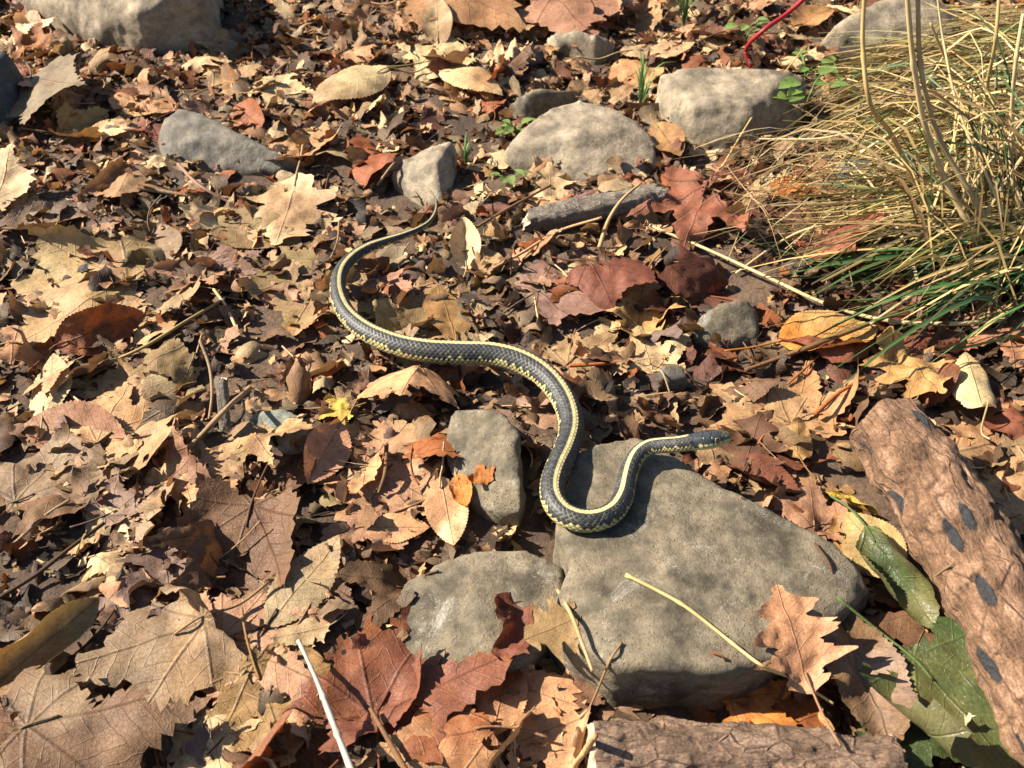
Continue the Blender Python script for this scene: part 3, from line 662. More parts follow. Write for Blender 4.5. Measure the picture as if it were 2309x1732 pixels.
def outline(kind, r):
    if kind in ('maple', 'sycamore'):
        sh = .52 if kind == 'maple' else .70
        def pt(an, ra): an = R(an); return (ra * math.cos(an), ra * math.sin(an))
        j = lambda s=.06: 1 + s * r.normal()
        half = [pt(150, .08), pt(120, .36 * j()), pt(102, .52 * j()), pt(88, .46), pt(70, sh * .75 * j()), pt(56, .74 * j()), pt(44, .93 * j()), pt(38, .78), pt(24, sh * j()), pt(11, .80 * j()), ]
        tip = [(1, 0)]
        low = [pt(-11, .80 * j()), pt(-24, sh * j()), pt(-38, .78), pt(-44, .93 * j()), pt(-56, .74 * j()), pt(-70, sh * .75 * j()), pt(-88, .46), pt(-102, .52 * j()), pt(-120, .36 * j()), pt(-150, .08)]
        return jag(half + tip + low, 24, .013, r, True)
    if kind == 'oak':
        u = np.linspace(0, 1, 44); w = (.10 + .27 * np.sin(np.pi * u ** .8)) * (1 + .38 * np.sin(u * 2 * math.pi * 4.2 - .6)) * np.sin(np.pi * u) ** .35
        up = np.stack([u, w * (1 + .1 * r.normal(size=44))], 1); dn = np.stack([u[::-1], -w[::-1] * (1 + .1 * r.normal(size=44))], 1)
        return np.concatenate([up, dn[1:-1]])
    if kind == 'oval':
        wd = r.uniform(.24, .34); u = np.linspace(0, 1, 50); w = wd * np.sin(np.pi * u ** .9) ** .85; tooth = .014 * (np.arange(50) % 2)
        up = np.stack([u, w + tooth * (w > .05)], 1); dn = np.stack([u[::-1], -(w + tooth * (w > .05))[::-1]], 1)
        return np.concatenate([up, dn[1:-1]])
    m = 12; an = np.sort(np.linspace(0, 2 * math.pi, m, endpoint=False) + r.normal(size=m) * .15); ra = .5 * (1 + .28 * r.normal(size=m)).clip(.35, 1.5)
    return jag(np.stack([.5 + ra * np.cos(an), ra * .8 * np.sin(an)], 1), 18, .016, r)
def inside(poly, pts):
    x, y = pts[:, 0][:, None], pts[:, 1][:, None]; a = poly; b = np.roll(poly, -1, 0)
    c = ((a[:, 1] > y) != (b[:, 1] > y)) & (x < (b[:, 0] - a[:, 0]) * (y - a[:, 1]) / (b[:, 1] - a[:, 1] + 1e-12) + a[:, 0])
    return c.sum(1) % 2 == 1
def sheet(kind, r, res=20, tear=0.0, holes=0):
    o = outline(kind, r); s = 1 / res
    xx, yy = np.meshgrid(np.arange(-.4, 1.3, s), np.arange(-1.1, 1.1, s * .87), indexing='ij')
    xx[:, ::2] += s / 2
    g = np.stack([xx.ravel(), yy.ravel()], 1) + r.normal(size=(xx.size, 2)) * s * .14
    g = g[inside(o, g)]; dmin = np.min(np.hypot(g[:, None, 0] - o[None, :, 0], g[:, None, 1] - o[None, :, 1]), 1) if len(g) else np.zeros(0)
    g = g[dmin > s * .45]
    pts = np.concatenate([o, g]); ne = len(o)
    res_ = delaunay_2d_cdt([Vector(p) for p in pts], [(i, (i + 1) % ne) for i in range(ne)], [], 1, 1e-6)
    v = np.array([tuple(p) for p in res_[0]]); f = np.array([t for t in res_[2] if len(t) == 3], int)
    cen = v[f].mean(1); f = f[inside(o, cen)]; cen = v[f].mean(1)
    keep = np.ones(len(f), bool)
    if tear:
        an = r.uniform(0, 2 * math.pi); d = cen @ np.array([math.cos(an), math.sin(an)]); d0 = np.quantile(d, 1 - tear)
        keep &= (d + .09 * fbm(cen * 9 + r.uniform(0, 50), 2, 3)) < d0
    for _ in range(holes):
        q = cen[r.integers(len(cen))]; keep &= np.hypot(*(cen - q).T) * (1 + .5 * vnoise(cen * 25, 4)) > r.uniform(.02, .06)
    f = f[keep]; used = np.unique(f); mp = np.full(len(v), -1); mp[used] = np.arange(len(used))
    return v[used], mp[f]
def bend(p, phi, kap, s0=0.0):
    """roll the sheet about an axis; kap = curvature in 1/length"""
    if abs(kap) < 1e-6: return p
    e = np.array([math.cos(phi), math.sin(phi)]); s = p[:, 0] * e[0] + p[:, 1] * e[1] - s0
    a = s * kap; a = np.clip(a, -2.6, 2.6)
    rad = 1 / kap - p[:, 2]
    ns = np.sin(a) * rad; nz = 1 / kap - np.cos(a) * rad
    q = p.copy(); q[:, :2] += (ns - s)[:, None] * e; q[:, 2] = nz
    return q
def edgeroll(p, phi, thr, kap):
    e = np.array([math.cos(phi), math.sin(phi)]); s = p[:, 0] * e[0] + p[:, 1] * e[1]; x = np.maximum(s - thr, 0)
    a = np.clip(x * kap, -2.8, 2.8); q = p.copy()
    q[:, :2] += (np.sin(a) / kap - x)[:, None] * e; q[:, 2] += (1 - np.cos(a)) / kap
    return q
def settle(v, cx, cy, q=.85, lift=0.0, drape=True, grow=.004, on_rock=False):
    X, Y = v[:, 0] + cx, v[:, 1] + cy; i, j = cell(X, Y); h = HM[i, j]; ob = OB[i, j] & (not on_rock)
    free = ~ob
    z0 = np.quantile((h - v[:, 2])[free], q) if free.sum() > 3 else h.min()
    z = v[:, 2] + z0 + lift
    if drape:
        pen = (h + .0007 > z) & free; z = np.where(pen, h + .0007, z)
    z = np.minimum(z, np.maximum(CEIL[i, j], G0[i, j] + .002))
    k = free
    np.maximum.at(HM, (i[k], j[k]), np.minimum(z[k], h[k] + grow))
    return np.stack([X, Y, z], 1)
def rot(p, yaw, pitch=0, roll=0):
    M = Matrix.Rotation(yaw, 3, 'Z') @ Matrix.Rotation(-pitch, 3, 'Y') @ Matrix.Rotation(roll, 3, 'X')
    return p @ np.array(M).T
def near(x, y):
    return min(LAND, key=lambda q: math.hypot(q[0] - x, q[1] - y))[2]
NLEAF = [0]
def leaf(x, y, kind, L, yaw, pal, label=None, curl=None, cup=0.0, fold=0.0, crinkle=.035, pitch=0.0, roll=0.0, tear=0.0, holes=0, q=.85, lift=0.0, seed=None,
         on_rock=False, mat=None, stem=True, rolls=(), pal2=None, group=None, drape=True, flip=False, name='leaf', cat='leaf', grow=.004, res=None):
    NLEAF[0] += 1; r = np.random.default_rng(1000 + NLEAF[0] if seed is None else seed)
    p2, f = sheet(kind, r, res or (24 if L > .06 else 18), tear, holes)
    uv = p2.copy(); p = np.concatenate([p2, np.zeros((len(p2), 1))], 1); p[:, 0] -= .5
    o_ = r.uniform(0, 90)
    p[:, 2] += crinkle * fbm(p2 * 3.2 + o_, 3, 4, .5) + crinkle * .35 * (0.5 - np.abs(vnoise(p2 * 7 + o_, 8)))
    if fold: p[:, 2] += np.abs(p[:, 1]) * math.tan(fold)
    if cup: p = bend(p, math.pi / 2, cup)
    if curl: p = bend(p, curl[0], curl[1])
    for rl in rolls: p = edgeroll(p, *rl)
    if flip: p[:, 2] *= -1
    p = rot(p * L, yaw, pitch, roll); p[:, :2] -= p[:, :2].mean(0)
    w = settle(p, x, y, q, lift, drape, grow, on_rock)
    c1 = np.array(PAL[pal]); c2 = np.array(PAL[pal2]) if pal2 else c1 * r.uniform(.62, .95) * np.array([1.05, .95, .9])
    nz = np.clip(.5 + .9 * fbm(p2 * 2.4 + o_ * 1.3, 6, 3), 0, 1)[:, None]
    col = (c1 * (1 - nz) + c2 * nz) * r.uniform(.74, 1.22) * (1 + .022 * r.normal(size=3))
    palm = kind in ('maple', 'sycamore')
    if kind == 'scrap': uv = uv @ np.array([[.9, .3], [-.3, .9]]) + r.uniform(-.1, .35, 2)
    o0 = np.array([w[:, 0].mean(), w[:, 1].mean(), w[:, 2].min()])
    o = link(name, mesh(name, w - o0, f, col.clip(0.004, .95), uv), mat or (M_PALM if palm else M_PINN)); o.location = o0
    if stem and kind != 'scrap':
        b = np.argmin(np.hypot(*p2.T)); nbr = np.argsort(np.hypot(p2[:, 0] - .18, p2[:, 1]))[0]
        if np.hypot(*p2[b]) < .12:
            A = w[b]; d = A - w[nbr]; d /= np.linalg.norm(d) + 1e-9; ln = L * r.uniform(.3, .55); sd = np.cross(d, [0, 0, 1.0]) * r.normal() * .3
            pts = [w[nbr] + [0, 0, .0008], A + [0, 0, .0006], A + d * ln * .5 + sd * ln * .3, A + d * ln + sd * ln]
            for q_ in range(2, 4):
                i, j = cell(pts[q_][:1], pts[q_][1:2]); pts[q_][2] = min(max(pts[q_][2], HM[i[0], j[0]] + .001), HM[i[0], j[0]] + .012, CEIL[i[0], j[0]])
            sv_, sf, suv = tube(spline(pts, 14), np.linspace(.0007, .0009, 14) * (L / .08) ** .5, 6)
            cc = np.tile(c1 * (.55 if pal not in ('green',) else 1.1), (len(sv_), 1))
            link('stem', mesh('stem', sv_ - o0, tris(sf), cc, suv), M_TWIG, o)
    tag(o, label or 'leaf', cat, group)
    return o
SIN_EL = lambda x, y: CAM_H / math.sqrt(x * x + y * y + CAM_H ** 2)
def vleaf(vx, vy, kind, cm, ang, pal, label, **kw):
    z = kw.pop('z', .018); x, y, _ = P(vx, vy, z); a = R(ang)
    cm = cm * np.interp(vy, [500, 1250], [1.0, .80]); rr = np.random.default_rng(int(vx * 7 + vy))
    if kind in ('maple', 'sycamore'): kw.setdefault('tear', rr.uniform(.08, .3))
    if not kw.get('rolls') and rr.random() < .6: kw['rolls'] = ((rr.uniform(0, 6.28), rr.uniform(.2, .36), rr.uniform(3, 8)),)
    return leaf(x, y, kind, cm / 100, math.atan2(math.sin(a) / SIN_EL(x, y), math.cos(a)), pal, label, **kw)

# ---- stuff: crumbled leaf scraps that nobody could count
def zone(x, y):
    """what colours the litter has here"""
    v = project(np.array([[x, y, .015]]))[0]; k = fbm(np.array([[x * 5, y * 5]]), 77, 2)[0]
    if v[0] > 1150 and 480 < v[1] < 800: P_ = [('brown', 3), ('red', 2.5), ('rust', 2), ('purple', 1.6), ('tan', 1.6), ('dark', 2), ('gold', 1)]
    elif v[1] < 470: P_ = [('peach', 3.4), ('tan', 3.4), ('cream', 3), ('rust', 1.8), ('brown', 1.5), ('pink', 2), ('red', .8), ('gold', .8)]
    elif v[0] > 1500: P_ = [('tan', 3), ('brown', 3), ('peach', 2), ('rust', 1.2), ('gold', 1.5), ('red', 1.2), ('dark', 1)]
    else: P_ = [('tan', 4), ('peach', 2), ('grey', 2.4), ('brown', 2.4), ('pink', 2), ('cream', 1), ('rust', .8), ('olive', .8), ('purple', .6), ('dark', 1)]
    w = np.array([q for _, q in P_]); return P_, w / w.sum()
ZC = {}
def pick(x, y, r):
    kx = (int(x * 12), int(y * 12))
    if kx not in ZC: ZC[kx] = zone(x, y)
    P_, w = ZC[kx]; return P_[r.choice(len(P_), p=w)][0]
TEMPL = []
for i in range(60):
    r_ = np.random.default_rng(500 + i); p2, f = sheet('scrap', r_, 5.0, r_.uniform(0, .45)); 
    if len(f) < 5: continue
    p = np.concatenate([p2, np.zeros((len(p2), 1))], 1); p[:, 0] -= .5; p[:, 2] += .10 * fbm(p2 * 3 + i, 3, 2)
    p = bend(p, r_.uniform(0, 6.28), r_.normal() * 1.4); p = bend(p, r_.uniform(0, 6.28), r_.normal() * .9); p -= p.mean(0); TEMPL.append((p, f, p2))
def in_view_pt(r, ymin=.13, ymax=1.62):
    while True:
        y = r.uniform(ymin, ymax); x = r.uniform(-1, 1) * 1.12
        if abs(x) > 0.50 + .58 * y: continue
        if abs(x) < 1.12: return x, y
BARE = [(*P(1025, 262)[:2], .032), (*P(1075, 400)[:2], .02), (*P(1620, 600)[:2], .03)]
def scraps(name, label, n, lo, hi, seed, grow, tilt=.35, dim=1.0, skip_rock=True):
    r = np.random.default_rng(seed); VV, FF, CC, UU = [], [], [], []; base = 0
    for _ in range(n):
        x, y = in_view_pt(r)
        if any(math.hypot(x - a, y - b) < c * r.uniform(.6, 1.2) for a, b, c in BARE) and r.random() < .85: continue
        i, j = cell(np.array([x]), np.array([y]))
        if skip_rock and OB[i[0], j[0]]: continue
        p, f, p2 = TEMPL[r.integers(len(TEMPL))]; L = lo + (hi - lo) * r.random() ** 2.2
        p = rot(p * L * np.array([1, r.uniform(.5, 1.1), 1]), r.uniform(0, 6.28), r.normal() * tilt, r.normal() * tilt)
        w = settle(p, x, y, .7, 0, False, grow)
        c1 = np.array(PAL[pick(x, y, r)]) * min(1.35, math.exp(r.normal(-.22, .42))) * dim
        VV.append(w); FF.append(f + base); base += len(w); CC.append(np.tile(c1, (len(w), 1)) * (1 + .12 * r.normal(size=(len(w), 1)))); UU.append(p2 * .5 + r.uniform(0, 40, 2) * np.array([0, 0]) + r.uniform(0, .6, 2))
    o = link(name, mesh(name, np.concatenate(VV), np.concatenate(FF), np.concatenate(CC).clip(.004, .9), np.concatenate(UU)), M_PINN)
    o['kind'] = 'stuff'; o['label'] = label; o['category'] = 'leaf litter'
    return o
def chaff(name, label, n, seed):
    r = np.random.default_rng(seed); VV, FF, CC, UU = [], [], [], []; base = 0
    for _ in range(n):
        x, y = in_view_pt(r); i, j = cell(np.array([x]), np.array([y]))
        if OB[i[0], j[0]]: continue
        L = r.uniform(.008, .05); a = r.uniform(0, 6.28); t = np.linspace(-.5, .5, 5)[:, None]; b = r.normal() * .25
        c = np.concatenate([t * math.cos(a) * L - t ** 2 * b * L * math.sin(a), t * math.sin(a) * L + t ** 2 * b * L * math.cos(a), t * r.normal() * .25 * L], 1)
        ii, jj = cell(c[:, 0] + x, c[:, 1] + y); z0 = np.quantile(HM[ii, jj] - c[:, 2], .6)
        if (OB[ii, jj]).any(): continue
        c = c + np.array([x, y, z0 + .0006]); c[:, 2] = np.minimum(c[:, 2], CEIL[ii, jj])
        v, f, uv = tube(c, r.uniform(.0003, .0009), 4, cap=False)
        VV.append(v); FF.append(tris(f) + base); base += len(v); UU.append(uv)
        CC.append(np.tile(np.array(PAL[['brown', 'dark', 'tan', 'cream', 'rust'][r.integers(5)]]) * r.uniform(.6, 1.1), (len(v), 1)))
    o = link(name, mesh(name, np.concatenate(VV), np.concatenate(FF), np.concatenate(CC), np.concatenate(UU)), M_TWIG)
    o['kind'] = 'stuff'; o['label'] = label; o['category'] = 'twig litter'
scraps('leaf_litter', 'crumbled brown leaf scraps carpeting the forest floor', 16500, .010, .045, 1, .0020, .38, .62)  # bottom layer coloured darker: decayed leaves, plus shade painted into the gaps

# ---- countable leaves lying about
KIN = ['maple', 'sycamore', 'oak', 'oval', 'scrap', 'scrap']
KW = dict(maple='lobed maple leaf', sycamore='broad toothed leaf', oak='wavy oak leaf', oval='oval leaf', scrap='torn leaf piece')
def state(tear, bent, ro, pitch):
    if ro: return 'with a rolled edge'
    if tear: return 'torn across'
    if abs(bent) > 1.2: return 'curled up'
    if abs(pitch) > .4: return 'tipped on edge'
    return 'lying flat'
def scatter(n, seed, ymax=1.45, smin=.03, smax=.085):
    r = np.random.default_rng(seed); made = 0; spots = []
    while made < n:
        x, y = in_view_pt(r, .17, ymax)
        v = project(np.array([[x, y, .015]]))[0]
        if not (-90 < v[0] < 2300 and -50 < v[1] < 1740): continue
        if v[0] > 1880 and v[1] < 520: continue
        i, j = cell(np.array([x]), np.array([y]))
        if OB[i[0], j[0]] or any(math.hypot(x - a, y - b) < c for a, b, c in BARE): continue
        if any(math.hypot(x - a, y - b) < .028 for a, b in spots): continue
        L = smin + (smax - smin) * r.random() ** 1.3
        if y > .85: L *= .85
        a = r.uniform(0, 6.28, 9); ring = np.stack([x + L * .36 * np.cos(a), y + L * .36 * np.sin(a)], 1); ii, jj = cell(ring[:, 0], ring[:, 1])
        if OB[ii, jj].sum() > 2 or (CEIL[ii, jj] < .03).sum() > 5: continue
        kind = KIN[r.choice(6, p=[.17, .2, .16, .15, .16, .16])]; pal = pick(x, y, r)
        tear = r.uniform(.2, .6) if kind != 'scrap' and r.random() < .7 else 0
        kb = r.normal() * 1.1; cup = r.normal() * .8; ro = ()
        if r.random() < .4: ro = ((r.uniform(0, 6.28), r.uniform(.1, .3), r.uniform(3, 9)),)
        pitch, roll = r.normal() * .30, r.normal() * .30
        lab = f"{'small ' if L < .038 else 'large ' if L > .062 else ''}{WORD[pal].split()[-1] if pal in ('grey', 'pink', 'dark') and L < .038 else WORD[pal]} {KW[kind]} {state(tear, kb, ro, pitch)} {near(x, y)}"
        if len(lab.split()) > 16: lab = lab.replace('small ', '', 1).replace('large ', '', 1).replace('with a rolled edge', 'rolled')
        leaf(x, y, kind, L, r.uniform(0, 6.28), pal, lab, curl=(r.uniform(0, 6.28), kb), cup=cup, fold=r.uniform(-.3, .4), crinkle=r.uniform(.03, .075), pitch=pitch, roll=roll,
             tear=tear, holes=int(r.random() < .3) * 2, q=r.uniform(.78, .96), rolls=ro, group='dead leaves ' + near(x, y), flip=r.random() < .4)
        spots.append((x, y)); made += 1
scatter(105, 3)
scraps('leaf_litter', 'small crumbled leaf scraps strewn between the larger dead leaves', 10500, .007, .030, 2, .0013, .5)
scatter(85, 4, 1.3, .025, .06)

# ---- the leaves one can point at
def heroes():
    V = vleaf
    V(170, 600, 'sycamore', 12.5, 188, 'olive', 'big flat olive tan leaf with a dark midrib near the broken grey twig stub', curl=(0, -.25), crinkle=.03, pal2='tan', q=.9, tear=.06)
    V(110, 1010, 'sycamore', 9, 20, 'grey', 'long greyish leaf spread below the pale cream leaf', crinkle=.04)
    V(150, 915, 'oval', 9.5, 172, 'pink', 'long pinkish leaf with an orange midrib under the pale cream leaf', fold=.35, crinkle=.03, roll=-.3)
    V(100, 825, 'oval', 6.8, 105, 'cream', 'bright pale cream leaf tilted up to the sun', pitch=.15, roll=-.35, crinkle=.03, fold=-.25, q=.95, lift=.004)
    V(240, 820, 'sycamore', 6.5, 160, 'tan', 'square tan leaf scrap beside the pale cream leaf', crinkle=.035, tear=.25)
    V(250, 905, 'maple', 7.5, 30, 'tan', 'tan lobed leaf lying right below the square tan scrap', crinkle=.035, tear=.1)
    V(215, 715, 'oval', 7.5, 24, 'rust', 'rust red curled leaf standing on its edge below the big olive leaf', roll=.9, curl=(1.57, 2.2), crinkle=.06, lift=.004)
    V(60, 730, 'maple', 6.5, 10, 'peach', 'peach leaf with wavy edge below the big olive leaf', curl=(.5, 1.2), crinkle=.05)
    V(420, 1000, 'oak', 9, 20, 'tan', 'broad tan leaf with wrinkled surface beside the half buried stone', crinkle=.05, pal2='olive', curl=(1.2, -.6))
    V(475, 1085, 'maple', 6, 70, 'peach', 'sunlit peach leaf with a drooping tip over the shaded brown leaf', crinkle=.05, curl=(.3, -1.3), lift=.004)
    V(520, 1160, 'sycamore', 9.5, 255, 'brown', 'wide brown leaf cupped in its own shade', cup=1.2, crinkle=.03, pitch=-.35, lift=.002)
    V(655, 1255, 'oval', 8.8, 52, 'grey', 'smooth grey tan oval leaf with a thin dark midrib', crinkle=.02, curl=(1.57, -.7), pitch=.1, q=.95, lift=.004)
    V(715, 1235, 'oval', 6, 60, 'pink', 'narrow pinkish leaf lying against the smooth grey tan one', crinkle=.03, roll=.2)
    V(350, 1420, 'maple', 12, 200, 'tan', 'big tan lobed leaf with a stout dark midrib near the white straw', crinkle=.03, curl=(1.5, -1.0), pal2='grey', q=.92, lift=.004, tear=.28)
    V(560, 1370, 'maple', 9.5, 15, 'pink', 'pinkish brown leaf crossed by a long thin midrib', crinkle=.03, q=.9)
    V(590, 1500, 'sycamore', 9, 300, 'gold', 'golden brown leaf with round holes beneath the white straw', crinkle=.04, holes=3, curl=(.3, .6))
    V(430, 1590, 'maple', 7, 250, 'cream', 'pale lobed leaf tips sticking out under the big tan leaf', crinkle=.05, tear=.2)
    V(180, 1610, 'sycamore', 12, 10, 'grey', 'large dull greyish leaf with dark blotches and a raised brown edge', crinkle=.03, curl=(1.57, -1.3), pal2='brown', q=.95, lift=.006, tear=.3)
    V(95, 1395, 'oval', 9.5, 48, 'olive', 'yellow green curled leaf arching over a dark hollow', curl=(1.57, 6.5), roll=.6, crinkle=.02, pal2='gold', lift=.008, q=.95)
    V(300, 1310, 'maple', 6, 30, 'purple', 'dull purplish wrinkled leaf near the yellow green curled leaf', crinkle=.08)
    V(350, 1195, 'oak', 7, 110, 'purple', 'mauve brown narrow leaf beside the cupped brown leaf', crinkle=.04, fold=.3)
    V(500, 1320, 'oval', 4.2, 20, 'pink', 'small round pinkish leaf below the cupped brown leaf', crinkle=.03)
    V(250, 1060, 'maple', 5, 40, 'purple', 'small lilac grey leaf beside the broad tan wrinkled leaf', crinkle=.05)
    V(880, 1450, 'maple', 12, 62, 'red', 'large brick red maple leaf with lobes rising onto the low rounded rock', crinkle=.045, fold=.18, pal2='rust', q=.92, lift=.006, seed=77)
    V(790, 1500, 'maple', 8.5, 110, 'red', 'darker brick red leaf curled under the large maple leaf', crinkle=.06, curl=(0, 1.3))
    V(970, 1600, 'sycamore', 8.5, 190, 'peach', 'glossy peach brown leaf cupped beside the thin flaky log', crinkle=.03, curl=(1.57, -1.4), pal2='rust', lift=.004)
    V(1085, 1490, 'oval', 6, 75, 'rust', 'narrow rust leaf with notched edge at the foot of the low rounded rock', crinkle=.05, curl=(0, -1.0), pal2='peach', lift=.003)
    V(1190, 1555, 'sycamore', 7.5, 200, 'tan', 'tan leaf speckled with dark spots above the thin flaky log', crinkle=.02, pal2='peach', q=.95)
    V(1235, 1482, 'scrap', 5, 0, 'brown', 'square brown leaf scrap at the corner of the large slab', crinkle=.05, tear=.1, pitch=.1, q=.95)
    V(1195, 1378, 'oak', 5.4, 20, 'olive', 'flat olive tan leaf piece lying where the slab meets the low rock', on_rock=True, z=.03, crinkle=.04, tear=.15, stem=False)
    V(1108, 1355, 'scrap', 5.4, 80, 'red', 'crumpled dark red leaf shred on the low rounded rock', on_rock=True, z=.024, crinkle=.17, curl=(1.57, 3.0))
    V(800, 1105, 'maple', 7.5, 205, 'pink', 'pinkish tan lobed leaf in front of the blocky grey rock', crinkle=.03, q=.92)
    V(850, 1122, 'oval', 5.4, 0, 'peach', 'peach leaf half overlapping the pinkish lobed leaf', crinkle=.03, curl=(1.57, -.8), q=.95)
    V(965, 1100, 'oval', 6, 285, 'cream', 'pale spotted leaf hanging down before the blocky grey rock', crinkle=.04, pitch=-.2, pal2='peach', q=.95, lift=.006)
    V(995, 1045, 'oval', 3.2, 290, 'orange', 'orange brown curled leaf leaning on the blocky grey rock', curl=(1.57, 2.6), crinkle=.05, on_rock=True, z=.026)
    V(1040, 1022, 'scrap', 2.3, 20, 'orange', 'tiny orange leaf scrap on the blocky grey rock', on_rock=True, z=.03, crinkle=.08, curl=(0, 1.5))
    V(885, 845, 'sycamore', 7.2, 250, 'peach', 'big folded peach leaf bent sharply over below the snake', fold=-.5, crinkle=.03, curl=(0, -1.3), q=.98, lift=.010, seed=9)
    V(860, 985, 'sycamore', 9.5, 10, 'tan', 'wide tan leaf spread under the folded peach leaf', crinkle=.03, pal2='pink', q=.8)
    V(705, 975, 'oval', 6.6, 250, 'pink', 'pink leaf standing up beside the yellow scrap', roll=-.55, crinkle=.03, fold=.3, lift=.006)
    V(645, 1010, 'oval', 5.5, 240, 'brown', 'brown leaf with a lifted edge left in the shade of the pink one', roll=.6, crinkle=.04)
    V(672, 600, 'sycamore', 10.5, 250, 'tan', 'wide tan leaf lying under the bend of the snake tail', crinkle=.02, pal2='olive', q=.8)
    V(905, 690, 'sycamore', 8.5, 200, 'olive', 'olive tan leaf enclosed by the bend of the snake', crinkle=.03, q=.8)
    V(965, 655, 'oval', 7.0, 115, 'gold', 'wedge shaped golden brown leaf with a strong midrib inside the snake bend', crinkle=.03, roll=.35, lift=.004)
    V(835, 600, 'maple', 4.2, 280, 'pink', 'small pinkish lobed leaf in the shadow of the snake tail', crinkle=.06, fold=.4)
    V(1005, 520, 'oval', 5.2, 95, 'cream', 'pale pointed leaf standing upright near the weathered grey stick', pitch=.55, fold=.6, crinkle=.03, lift=.004)
    V(1055, 545, 'scrap', 4.4, 10, 'tan', 'flat tan scrap beside the upright pale leaf', crinkle=.03)
    V(618, 430, 'oak', 10.5, 265, 'cream', 'big bright oak leaf with dark dots and curved midrib beyond the snake tail', crinkle=.05, pal2='tan', q=.93, lift=.004)
    V(270, 380, 'sycamore', 6.8, 280, 'tan', 'tan leaf with a straight pale midrib below the slate wedge', crinkle=.03, pitch=.15, fold=-.3, lift=.006)
    V(540, 470, 'oval', 9.5, 350, 'olive', 'long olive leaf stretched below the bright oak leaf', crinkle=.03, fold=.2)
    V(490, 535, 'maple', 4.8, 20, 'purple', 'lilac brown leaf with sharp lobes beside the long olive leaf', crinkle=.05)
    V(325, 500, 'oval', 7.5, 310, 'grey', 'ash grey leaf with clear side veins above the big olive leaf', crinkle=.03, fold=.25)
    V(75, 455, 'oval', 8.5, 10, 'grey', 'long rolled greyish brown leaf like a cigar above the big olive leaf', curl=(1.57, 4.2), crinkle=.04)
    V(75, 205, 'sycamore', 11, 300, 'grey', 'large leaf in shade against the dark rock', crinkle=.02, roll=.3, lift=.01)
    V(75, 108, 'maple', 4.6, 60, 'orange', 'vivid orange crinkled leaf under the big sunlit boulder', crinkle=.09, pitch=.45, lift=.02)
    V(50, 62, 'maple', 6, 20, 'cream', 'pale leaf tucked against the foot of the big sunlit boulder', crinkle=.06, pitch=.3)
    V(300, 200, 'oval', 9, 350, 'peach', 'peach brown leaf with an upturned orange edge above the slate wedge', crinkle=.04, rolls=((1.57, .12, 7),), q=.95)
    V(500, 155, 'maple', 7.5, 30, 'tan', 'tan lobed leaf in the shadow line of the big boulder', crinkle=.05, q=.95)
    V(600, 165, 'maple', 7, 290, 'cream', 'cream lobed leaf catching the sun near the big boulder', crinkle=.05, q=.95)
    V(235, 255, 'oval', 7, 15, 'cream', 'small pale bent leaf left of the slate wedge among brown scraps', curl=(.3, -1.5), crinkle=.04)
    V(530, 230, 'oval', 6, 330, 'rust', 'rusty curled leaf behind the slate wedge', roll=.6, curl=(1.57, 2.2), crinkle=.05)
    V(762, 185, 'oval', 10.5, 200, 'cream', 'large cream domed leaf with dark veins beyond the snake', cup=-1.5, crinkle=.03, curl=(0, -.9), q=.98, lift=.012, seed=21)
    V(1015, 165, 'oval', 9.5, 340, 'cream', 'long buff leaf bent like a roof beyond the domed rock', cup=-.9, crinkle=.03, curl=(0, -.7), pal2='peach', q=.97, lift=.008)
    V(950, 105, 'sycamore', 9.5, 10, 'olive', 'pale greenish yellow leaf lying flat beyond the buff leaf', crinkle=.04, pal2='cream', q=.95)
    V(945, 60, 'oval', 7, 100, 'cream', 'whitish leaf curled upright on the pale greenish leaf', pitch=.6, cup=1.4, crinkle=.03, lift=.01)
    V(1030, 8, 'sycamore', 17, 5, 'peach', 'very large peach leaf at the farthest edge of the litter', crinkle=.03, cup=-.8, q=.97, lift=.015)
    V(1260, 15, 'sycamore', 15, 350, 'pink', 'very large pinkish leaf next to the large peach leaf', crinkle=.03, cup=-.5, q=.97, lift=.01)
    V(1420, 85, 'oval', 10, 8, 'cream', 'long pale leaf fragments beyond the squared tan rock', crinkle=.05, q=.95)
    V(1380, 125, 'oval', 9, 25, 'peach', 'long peach leaf lying behind the grass tuft', crinkle=.05, q=.95)
    V(1495, 452, 'maple', 9.2, 235, 'red', 'large wrinkled brick red leaf at the end of the weathered grey stick', crinkle=.075, pitch=-.22, pal2='red', q=.97, lift=.006, seed=5, tear=.16)
    V(1600, 400, 'sycamore', 7.5, 10, 'red', 'dusky red leaf behind the large wrinkled brick red leaf', crinkle=.06)
    V(1440, 300, 'oval', 6.5, 300, 'gold', 'brown curled leaf wedged between the domed and squared rocks', curl=(1.57, 2.2), crinkle=.05, roll=.3, lift=.012)
    V(1190, 385, 'oak', 4.8, 95, 'cream', 'cream wavy leaf propped against the front of the domed rock', pitch=.55, crinkle=.06, on_rock=True, z=.02)
    V(1260, 405, 'maple', 3.6, 20, 'purple', 'small violet leaf at the foot of the domed rock', crinkle=.07, on_rock=True, z=.018)
    V(1365, 298, 'scrap', 3.2, 40, 'rust', 'curled rust scrap lying on top of the domed rock', on_rock=True, z=.055, crinkle=.1, curl=(.6, 3.2))
    V(1240, 590, 'sycamore', 9, 20, 'purple', 'large dull purplish leaf beyond the snake among red scraps', crinkle=.03, q=.9)
    V(1325, 600, 'sycamore', 6.5, 340, 'red', 'domed reddish brown leaf overlapping the dull purplish one', cup=-1.4, crinkle=.04, q=.97, lift=.006)
    V(1385, 640, 'oak', 8, 260, 'gold', 'crumpled golden brown leaf between the snake and the small mossy rock', crinkle=.12, curl=(.8, 1.6))
    V(1270, 735, 'maple', 6, 30, 'tan', 'tan leaf with an orange lit edge beside the snake bend', crinkle=.05)
